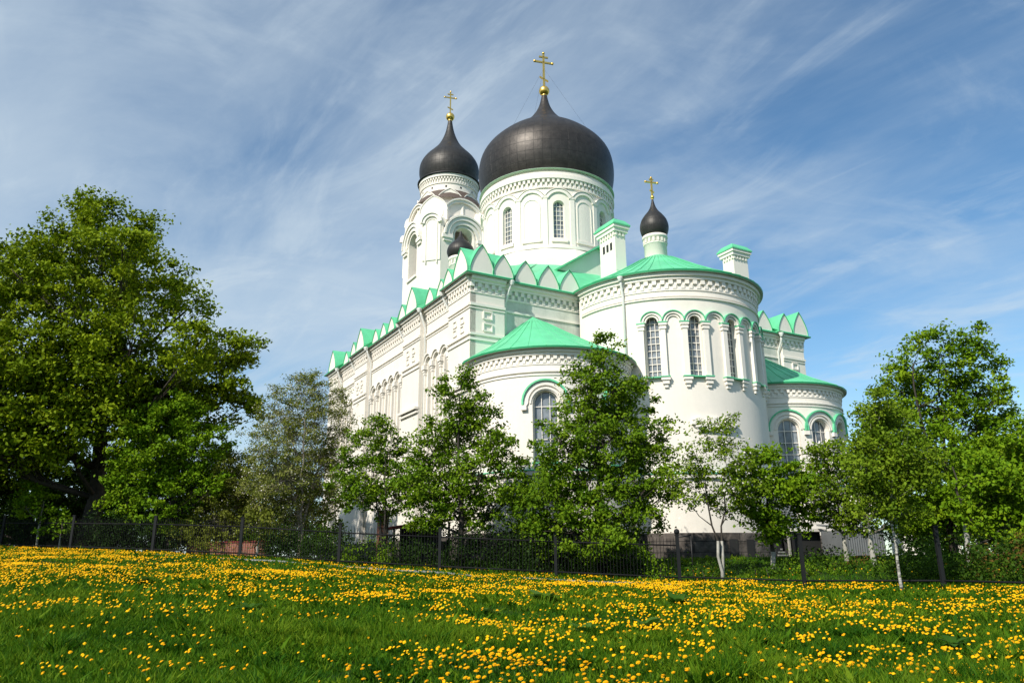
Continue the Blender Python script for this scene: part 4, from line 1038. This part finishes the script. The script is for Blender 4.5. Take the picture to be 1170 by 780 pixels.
bush('bush', 'reddish-green low shrub at the right edge of the picture', 1150, 28.5, [(1140, 640, 16), (1160, 632, 18), (1180, 640, 20), (1120, 650, 10)], lmat='rust')
bush('bush', 'dark hedge behind the fence around the oak trunk', 130, 45.5, [(110, 605, 16), (140, 600, 20), (170, 605, 20), (195, 610, 16)], lmat='shaded')
bush('bush', 'dark hedge at the far left of the fence', 15, 49, [(-25, 600, 20), (5, 595, 22), (35, 602, 16), (70, 604, 14), (-60, 596, 22)], lmat='shaded')

bush('bush', 'tall dark hedge behind the red brick wall', 255, 49, [(215, 605, 20), (245, 600, 22), (275, 604, 20), (300, 606, 18)], dens=20, leaf=.16, lmat='shaded')
bush('bush', 'leafy shrub half covering the red brick wall', 262, 42.5, [(240, 622, 9), (256, 620, 10), (226, 624, 9)], lmat='olive', leaf=.12)
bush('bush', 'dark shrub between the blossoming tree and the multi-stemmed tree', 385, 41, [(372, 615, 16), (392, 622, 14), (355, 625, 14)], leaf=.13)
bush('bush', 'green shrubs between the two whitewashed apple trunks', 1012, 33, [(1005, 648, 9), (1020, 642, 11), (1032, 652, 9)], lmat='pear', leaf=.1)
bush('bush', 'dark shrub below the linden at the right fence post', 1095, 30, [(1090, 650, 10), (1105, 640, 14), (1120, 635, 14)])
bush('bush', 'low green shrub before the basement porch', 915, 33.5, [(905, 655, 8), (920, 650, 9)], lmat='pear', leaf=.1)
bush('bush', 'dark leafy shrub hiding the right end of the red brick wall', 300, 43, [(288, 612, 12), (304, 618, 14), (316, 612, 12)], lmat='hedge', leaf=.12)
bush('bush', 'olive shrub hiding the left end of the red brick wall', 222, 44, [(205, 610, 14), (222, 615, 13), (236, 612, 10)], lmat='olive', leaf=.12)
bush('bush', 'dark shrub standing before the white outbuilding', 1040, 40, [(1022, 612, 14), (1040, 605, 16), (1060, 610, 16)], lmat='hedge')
bush('bush', 'shade-dark bush between the corner tree and the largest tree', 600, 38.5, [(585, 612, 16), (600, 605, 16), (615, 615, 14)], lmat='shaded')
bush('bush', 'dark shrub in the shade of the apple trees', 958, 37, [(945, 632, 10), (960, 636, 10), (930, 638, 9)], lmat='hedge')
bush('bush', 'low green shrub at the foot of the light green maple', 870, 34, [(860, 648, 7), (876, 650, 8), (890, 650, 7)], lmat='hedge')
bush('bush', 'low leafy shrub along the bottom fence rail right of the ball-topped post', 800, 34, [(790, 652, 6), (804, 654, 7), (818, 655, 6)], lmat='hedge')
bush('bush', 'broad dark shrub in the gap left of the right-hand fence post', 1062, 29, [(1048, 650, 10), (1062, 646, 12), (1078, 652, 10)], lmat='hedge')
bush('bush', 'tall dark hedge at the far right behind the reddish shrub', 1140, 35, [(1115, 615, 20), (1140, 608, 22), (1165, 605, 24), (1190, 610, 24)], lmat='shaded', dens=20)
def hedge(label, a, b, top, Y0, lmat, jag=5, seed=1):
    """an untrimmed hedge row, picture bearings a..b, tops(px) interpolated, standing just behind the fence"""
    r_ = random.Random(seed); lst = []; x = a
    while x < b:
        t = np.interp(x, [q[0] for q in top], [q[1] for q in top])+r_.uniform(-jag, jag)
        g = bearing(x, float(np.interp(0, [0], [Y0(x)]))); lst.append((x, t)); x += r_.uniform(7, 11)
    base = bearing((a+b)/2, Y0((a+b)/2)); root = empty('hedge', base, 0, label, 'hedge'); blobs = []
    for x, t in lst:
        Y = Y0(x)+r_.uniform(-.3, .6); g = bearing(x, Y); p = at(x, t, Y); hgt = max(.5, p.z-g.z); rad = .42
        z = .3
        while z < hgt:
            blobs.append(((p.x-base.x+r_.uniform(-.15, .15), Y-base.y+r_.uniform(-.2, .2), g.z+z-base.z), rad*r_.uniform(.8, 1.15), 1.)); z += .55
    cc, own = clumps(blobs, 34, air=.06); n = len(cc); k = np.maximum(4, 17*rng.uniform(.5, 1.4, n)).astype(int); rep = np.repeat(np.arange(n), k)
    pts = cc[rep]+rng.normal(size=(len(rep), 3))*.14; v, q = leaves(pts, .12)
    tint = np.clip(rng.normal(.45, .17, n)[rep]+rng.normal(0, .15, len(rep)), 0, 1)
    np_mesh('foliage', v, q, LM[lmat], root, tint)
yF = lambda d: (lambda x: float(yfence(at(x, 640, 30.).x, 30.))+d)
hedge('long dark shrub row behind the fence from the blossoming tree to the ball-topped post', 305, 732, [(305, 605), (380, 612), (440, 618), (500, 618), (560, 606), (620, 600), (700, 598), (732, 622)], yF(1.5), 'shaded', 7, 2)
hedge('dark shrub row behind the fence at the left under the oak and maple', -70, 212, [(-70, 590), (60, 596), (120, 594), (180, 598), (212, 606)], yF(1.9), 'shaded', 6, 3)
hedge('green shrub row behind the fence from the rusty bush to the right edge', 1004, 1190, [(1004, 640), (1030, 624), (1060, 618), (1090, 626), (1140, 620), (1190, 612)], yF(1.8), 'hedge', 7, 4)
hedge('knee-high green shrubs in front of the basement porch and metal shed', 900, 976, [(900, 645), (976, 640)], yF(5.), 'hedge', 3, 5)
# ------------------------------------------------------------------ fence
def fence():
    root = empty('iron_fence', (0, 0, 0), 0, 'long black iron fence with square grey posts crossing the meadow edge', 'fence')
    pts = [Vector((x, y, float(ground_z(x, y)))) for x, y, z in FENCE[1:]]
    for i, p in enumerate(pts):
        mb = MB(); w = .065 if i < 9 else .06
        mb.box((p.x-w, p.y-w, p.z-.3), (p.x+w, p.y+w, p.z+1.9)); mb.box((p.x-w-.02, p.y-w-.02, p.z+1.9), (p.x+w+.02, p.y+w+.02, p.z+1.95))
        if i == 8: mb.lathe([(.01, p.z+1.94)]+[(.12*sin(pi*k/10), p.z+2.06-.12*cos(pi*k/10)) for k in range(1, 10)]+[(.01, p.z+2.18)], 14, (p.x, p.y))
        mb.build('post', M['post'], root)
    for i, (a, b) in enumerate(zip(pts[:-1], pts[1:])):
        d = (b-a).normalized()
        for h in ((.22, 1.5) if i < 8 else (.24,)):
            mb = MB(); mb.tube([a+Vector((0, 0, h)), b+Vector((0, 0, h))], .032, 4); mb.build('rail', M['iron'], root)
        if i < 8:
            mb = MB(); n = int((b-a).length/.145)
            for k in range(1, n):
                p = a.lerp(b, k/n); mb.tube([p+Vector((0, 0, .1)), p+Vector((0, 0, 1.72)), p+Vector((0, 0, 1.84))], [.011, .011, .002], 4, cap=False)
            mb.build('bars', M['iron'], root)
fence()

# ------------------------------------------------------------------ small buildings and masonry behind the fence
def brick_wall():
    a, b = bearing(214, 47), bearing(305, 44); d = (b-a); ang = atan2(d.y, d.x)
    root = empty('brick_wall', a, ang, 'low red brick wall seen through the fence left of the blossoming tree', 'wall'); L = Vector((d.x, d.y)).length
    mb = MB(); mb.box((0, -.15, -.6), (L, .15, .8)); mb.build('brickwork', M['brick'], root)
    mb = MB(); mb.box((-.05, -.2, .802), (L+.05, .2, .88)); mb.build('coping', M['red_fascia'], root)
brick_wall()
def porch():
    g = bearing(470, 42.5); root = empty('porch', g, radians(20), 'dark lean-to porch with red edged roof and brick pillar by the south wall', 'porch')
    mb = MB(); mb.box((-1.85, -.3, -.3), (-1.35, .3, 2.75)); mb.build('brick_pillar', M['brick'], root)
    mb = MB(); mb.prism([(-1.33, 1.75), (1.9, 2.2), (1.9, 2.34), (-1.33, 1.89)], -1.2, 1.6, lambda u, v, h: (u, h, v)); mb.build('roof', M['red_fascia'], root)
    for x, y in ((-1.2, -1.1), (.2, -1.1), (1.75, -1.1)):
        mb = MB(); mb.box((x-.05, y-.05, -.3), (x+.05, y+.05, 1.755 if x < -1 else 1.93 if x < 1 else 2.15)); mb.build('post', M['steel'], root)
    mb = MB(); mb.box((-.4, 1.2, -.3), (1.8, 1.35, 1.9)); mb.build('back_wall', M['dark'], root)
    mb = MB(); mb.box((-.35, -1.1, -.3), (1.75, -1.02, 1.15)); mb.build('parapet', M['steel'], root)
porch()
def stairs():
    g = bearing(896, 48.5); root = empty('iron_staircase', g, radians(25), 'steep iron steps with pale handrail climbing to the church side door', 'staircase')
    for i in range(9):
        mb = MB(); mb.box((-.35, .2*i, .18*i+.1), (.35, .2*i+.24, .18*i+.19)); mb.build('step', M['concrete'], root)
    for x in (-.38, .38):
        mb = MB(); mb.prism([(0, 0), (.2, 0), (2., 1.7), (1.8, 1.7)], x-.025, x+.025, lambda u, v, h: (h, u, v)); mb.build('stringer', M['steel'], root)
    mb = MB(); mb.box((.44, -.1, -.4), (.56, .02, 2.0)); mb.build('newel_post', M['white_paint'], root)
    mb = MB(); mb.tube([(.46, 0, 1.0), (.46, 1.9, 2.7), (.46, 1.9, 1.7)], .03, 8); mb.build('handrail', M['steel'], root)
    g = bearing(924, 49.5); root = empty('basement_porch', g, radians(25), 'dark basement entrance under a white slab right of the iron steps', 'porch')
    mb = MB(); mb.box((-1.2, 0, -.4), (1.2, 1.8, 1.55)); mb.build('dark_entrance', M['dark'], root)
    mb = MB(); mb.box((-1.4, -.3, 1.56), (1.4, 1.9, 1.74)); mb.build('slab_roof', M['trim'], root)
    for x in (-1.25, 1.25):
        mb = MB(); mb.box((x-.06, -.22, -.4), (x+.06, -.1, 1.55)); mb.build('post', M['steel'], root)
stairs()
def shed():
    g = bearing(993, 47); root = empty('metal_shed', g, radians(12), 'grey corrugated metal shed behind the rusty bush', 'shed')
    mb = MB(); pol = []
    for i in range(34): pol.append((-1.25+i*2.5/33, .03 if i % 2 else 0))
    mb.prism(pol+[(1.25, 2.6), (-1.25, 2.6)], -.4, 1.55, lambda u, v, h: (u, v, h)); mb.build('wall', M['metal_grey'], root)
    mb = MB(); mb.prism([(-.15, 1.555), (2.75, 1.9), (2.75, 1.97), (-.15, 1.62)], -1.4, 1.4, lambda u, v, h: (h, u, v)); mb.build('roof', M['metal_grey'], root)
    g = bearing(1068, 62); root = empty('outbuilding', g, radians(-15), 'small white gabled outbuilding glimpsed between the trees on the right', 'building')
    mb = MB(); mb.prism([(-2, -.5), (2, -.5), (2, 2.6), (0, 4.3), (-2, 2.6)], 0, 5, lambda u, v, h: (u, h, v)); mb.build('wall', M['plaster'], root)
    for e in (-1, 1):
        mb = MB(); mb.prism([(0, 4.31), (2.4*e, 2.27), (2.4*e, 2.40), (0, 4.46)], -.3, 5.3, lambda u, v, h: (u, h, v)); mb.build('roof', M['metal_grey'], root)
    mb = MB(); mb.box((-.5, -.02, .6), (.5, .05, 2.0)); mb.build('window', M['glass'], root)
shed()
def goalframe():
    g = bearing(783, 37); root = empty('garden_frame', g, radians(10), 'thin dark metal frame standing before the stone plinth', 'frame')
    for x in (-.35, .35):
        mb = MB(); mb.tube([(x, 0, -.1), (x, 0, 1.75 if x > 0 else 1.65)], .035, 6); mb.build('upright', M['steel'], root)
    mb = MB(); mb.tube([(-.35, 0, 1.62), (.35, 0, 1.72)], .035, 6); mb.build('crossbar', M['steel'], root)
goalframe()

# ------------------------------------------------------------------ meadow: grass, weeds, dandelions
_tab = np.random.default_rng(11).uniform(size=(256, 256))
def vnoise(x, y):
    xi = np.floor(x).astype(int); yi = np.floor(y).astype(int); fx = x-xi; fy = y-yi; fx = fx*fx*(3-2*fx); fy = fy*fy*(3-2*fy)
    g = lambda a, b: _tab[a & 255, b & 255]
    return (g(xi, yi)*(1-fx)+g(xi+1, yi)*fx)*(1-fy)+(g(xi, yi+1)*(1-fx)+g(xi+1, yi+1)*fx)*fy
def field_noise(x, y, s, ph=0.):
    """fractal value noise, about -1..1"""
    v = 0; a = 1.; t = 0
    for o in range(4):
        v = v+a*(vnoise(x*s+17.3*ph+o*31.7, y*s+9.1*ph+o*11.9)-.5)*2; t += a; s *= 2.1; a *= .6
        x, y = x*.8-y*.6, x*.6+y*.8
    return v/t*1.7
def scatter(n, y0, y1, power, spread=.82):
    """points on the meadow, thinning with distance"""
    u = rng.uniform(size=n); p = 2-power
    y = (y0**p+(y1**p-y0**p)*u)**(1/p); x = rng.uniform(-spread, spread, n)*y
    return x, y
def grass():
    V = []
    for n, y0, y1, pw in ((200000, 5.2, 12, 1.3), (180000, 11, 24, 1.3), (140000, 22, 52, .9)):
        x, y = scatter(n, y0, y1, pw); yf = yfence(x, y); k = y < yf+9; x, y = x[k], y[k]
        V.append(np.stack([x, y], 1))
    P = np.concatenate(V); x, y = P[:, 0], P[:, 1]; n = len(x); z = ground_z(x, y)
    patch = field_noise(x, y, .45); tuft = field_noise(x, y, 1.6, 1.7)
    kind = rng.uniform(size=n) < .16*(1+tuft)         # broad dandelion and clover leaves among the blades
    h = (.085+.045*patch+.09*np.maximum(0, tuft-.15))*rng.uniform(.45, 1.55, n)
    h = np.maximum(h, .035)*(1+.35*(y > yfence(x, y))); h = np.where(kind, np.maximum(.05, h*.75), h)
    tall = rng.uniform(size=n) < .007*(1+1.5*np.maximum(0, patch)); h = np.where(tall, rng.uniform(.15, .27, n), h); tuss = vnoise(x*2.9, y*2.9) > .80; h = np.where(tuss, h*1.5+.03, h)
    w = np.maximum(.0068, .00062*y)*rng.uniform(.6, 1.6, n)*1.5; w = np.where(kind, w*3.2, np.where(tall, w*.45, w))
    az = rng.uniform(0, 2*pi, n); ln = np.where(kind, rng.uniform(.8, 1.6, n), rng.uniform(.1, .9, n))*h
    dx, dy = np.cos(az)*ln, np.sin(az)*ln
    fa = np.where(kind, az+pi/2, rng.uniform(0, pi, n)); sx, sy = np.cos(fa)*w/2, np.sin(fa)*w/2
    b = np.stack([x, y, z-.01], 1); m = b+np.stack([dx*.4, dy*.4, h*.6], 1); t = b+np.stack([dx, dy, h], 1)
    s = np.stack([sx, sy, 0*sx], 1)
    v = np.stack([b, m+s, t, m-s], 1).reshape(-1, 3)
    tint = np.clip(.47+.30*patch+.24*tuft+rng.normal(0, .26, n)-.10*kind+.2*tall-.22*tuss, 0, 1)
    o = np_mesh('grass', v, np.arange(4*n).reshape(n, 4), LM['grass'], None, tint); tag(o, 'lush uncut green meadow grass', 'grass', kind='stuff')
grass()

def dand_head(r, hi):
    """a flower head: shaggy dome of petals on a stem"""
    mb = MB(); n = 14 if hi else 6
    if hi:
        for ring, (rr, zz, k) in enumerate(((1., .0, 16), (.78, .22, 13), (.5, .38, 9))):
            for i in range(k):
                a = 2*pi*(i+.5*ring)/k+random.uniform(-.1, .1); w = .30*r; l = rr*r*random.uniform(.88, 1.1); c = Vector((cos(a), sin(a), 0)); s = Vector((-sin(a), cos(a), 0))
                z = zz*r
                mb.add([c*.12*r-s*w*.3+Vector((0, 0, z*.7)), c*.12*r+s*w*.3+Vector((0, 0, z*.7)), c*l+s*w*.5+Vector((0, 0, z+.06*r)), c*l*1.04+Vector((0, 0, z+.02*r)), c*l-s*w*.5+Vector((0, 0, z+.06*r))], [(0, 1, 2, 3, 4)], ring % 2)
        mb.lathe([(r*.55, -.12*r), (r*.8, .1*r), (r*.5, .38*r), (.01, .46*r)], 10, (0, 0), 1)
        mb.lathe([(r*.15, -.5*r), (r*.4, -.3*r), (r*.5, -.1*r)], 8, (0, 0), 2)
    return mb
def dandelions():
    n0 = 150000; x, y = scatter(n0, 5.2, 48, .75); yf = yfence(x, y)
    base = np.interp(y, [5, 8, 11, 15, 20, 30, 48], [.28, .36, .46, .56, .62, .62, .58])
    nz = field_noise(x, y, .22, 2.)*.9+field_noise(x, y, .9, .4)*.9+field_noise(x, y, 3.1, 1.4)*.5
    dens = base*np.clip(.33+1.25*nz, 0.025, 1.8)
    a = x/np.maximum(y, 1)
    dens *= 1-.75*smooth((16-y)/5)*smooth((-a-.05)/.2)
    dens *= 1-.3*smooth((a-.22)/.25)*smooth((y-10)/5)*smooth((24-y)/5)
    dens *= np.where(y > yf-.3, .12, 1)
    k = (rng.uniform(size=n0) < dens*.8) & (y < yf+6); x, y = x[k], y[k]
    z = ground_z(x, y); hh = .10+.07*rng.uniform(size=len(x)); r = rng.uniform(.0125, .026, len(x))*np.interp(y, [7, 12, 25], [.82, .95, 1.12])
    d = np.hypot(x, y); vis = np.abs(x) < .69*y
    order = np.argsort(np.where(vis & (y > 7.2), d, 1e9)); near = order[:300]; far = np.setdiff1d(np.arange(len(x)), near)
    # the nearest heads, one object each
    protos = []
    for i in range(5):
        mb = dand_head(.030, True); mb.tube([(.012, .006, -.14), (.004, 0, -.07), (0, 0, -.012)], [.003, .0028, .0028], 5, 2)
        o = mb.build('dandelion', [M['petal'], M['petal2'], M['stem']]); protos.append(o)
    used = set()
    for j, q in enumerate(near):
        k = j % 5; o = protos[k] if k not in used else protos[k].copy()
        if k in used: COL.objects.link(o)
        used.add(k); s = r[q]/.027
        o.location = (x[q], y[q], z[q]+hh[q]+.02); o.scale = (s, s, s)
        t = Vector((SUN_DIR.x*.5+random.uniform(-.3, .3), SUN_DIR.y*.5+random.uniform(-.3, .3), 1)).normalized()
        o.rotation_euler = t.to_track_quat('Z', 'Y').to_euler()
        tag(o, 'yellow dandelion in bloom in the foreground grass', 'dandelion', 'yellow dandelions blooming in the near grass')
    # the rest in one mass
    n = len(far); X = np.stack([x[far], y[far], z[far]+hh[far]], 1); R_ = r[far]*1.15
    up = norm(np.array([SUN_DIR.x*.75, SUN_DIR.y*.75, 1.])+rng.normal(size=(n, 3))*.28)
    t = norm(np.cross(up, rng.normal(size=(n, 3)))); bb = np.cross(up, t)
    vs = [X+up*(R_*.5)[:, None]]
    for k in range(8):
        a = 2*pi*k/8; vs.append(X+(t*cos(a)+bb*sin(a))*(R_*(1. if k % 2 else .84))[:, None])
    for k in range(8):
        a = 2*pi*k/8+.2; vs.append(X+up*(R_*.36)[:, None]+(t*cos(a)+bb*sin(a))*(R_*.62)[:, None])
    v = np.stack(vs, 1).reshape(-1, 3); o0 = np.arange(n)*17
    tri = []; mi = []
    for k in range(8):
        k2 = (k+1) % 8
        tri += [np.stack([o0+1+k, o0+1+k2, o0+9+k2], 1), np.stack([o0+1+k, o0+9+k2, o0+9+k], 1), np.stack([o0+9+k, o0+9+k2, o0], 1)]
    mi = np.concatenate([(rng.uniform(size=n) < .45).astype(int) for _ in range(1)]*24)
    o = np_mesh('dandelion_patch', v, np.concatenate(tri), [M['petal'], M['petal2']], None, None, False, mi)
    tag(o, 'mass of yellow dandelions spread over the meadow', 'dandelions', kind='stuff')
    print('DANDELIONS', len(x))
dandelions()

def ground_hit(px, py):
    r = CR @ Vector(((px-585)/FPX, -(py-390)/FPX, -1)); r = r/r.y; Y = 4.
    while Y < 45 and r.z*Y > float(ground_z(r.x*Y, Y)): Y += .05
    return Vector((r.x*Y, Y, float(ground_z(r.x*Y, Y))))
def weed(label, px, py, size, n):
    g = ground_hit(px, py); root = empty('weed_plant', g, 0, label, 'weed'); mb = MB()
    for i in range(n):
        a = 2.4*i+random.uniform(-.3, .3); l = size*random.uniform(.6, 1.1); w = l*.42; el = random.uniform(.35, 1.0); c = Vector((cos(a), sin(a), 0)); s = Vector((-sin(a), cos(a), 0)); N = 6; vs = []
        for k in range(N+1):
            t = k/N; p = c*l*t*cos(el*(1-.6*t))+Vector((0, 0, l*(sin(el)*t-.35*t*t)+.05)); ww = w*sin(pi*min(1, .08+t*.92))**.8
            vs += [p-s*ww*.5+Vector((0, 0, .06*ww)), p, p+s*ww*.5+Vector((0, 0, .06*ww))]
        fs = []
        for k in range(N): fs += [(3*k, 3*k+1, 3*k+4, 3*k+3), (3*k+1, 3*k+2, 3*k+5, 3*k+4)]
        mb.add(vs, fs, 0, True)
    o = mb.build('leaf_rosette', LM['broad'], root); a = o.data.attributes.new('tint', 'FLOAT', 'FACE'); a.data.foreach_set('value', np.repeat(rng.uniform(.1, .9, n), 12)[:len(o.data.polygons)].astype(np.float32))
weed('clump of dark broad burdock leaves among dandelions right of centre', 775, 693, .55, 16)
weed('low burdock rosette left of and below the larger burdock clump', 740, 722, .42, 12)
weed('tall dark weed tuft in front of the middle of the fence', 622, 690, .55, 14)
weed('small broad-leaved weed near the bottom centre of the meadow', 668, 728, .34, 10)
weed('pale green broad-leaved weed in the lower middle grass', 452, 738, .26, 9)
weed('small leafy weed in the grass near the lower right corner', 1090, 742, .24, 10)
weed('leafy weed among flowers in the right half of the meadow', 905, 712, .30, 10)
weed('dark leafy weed left of the tall weed tuft', 560, 704, .30, 10)
weed('broad leafed weed on the left meadow slope', 165, 668, .42, 11)
weed('broad-leaved weed in the grass left of centre', 285, 700, .32, 10)
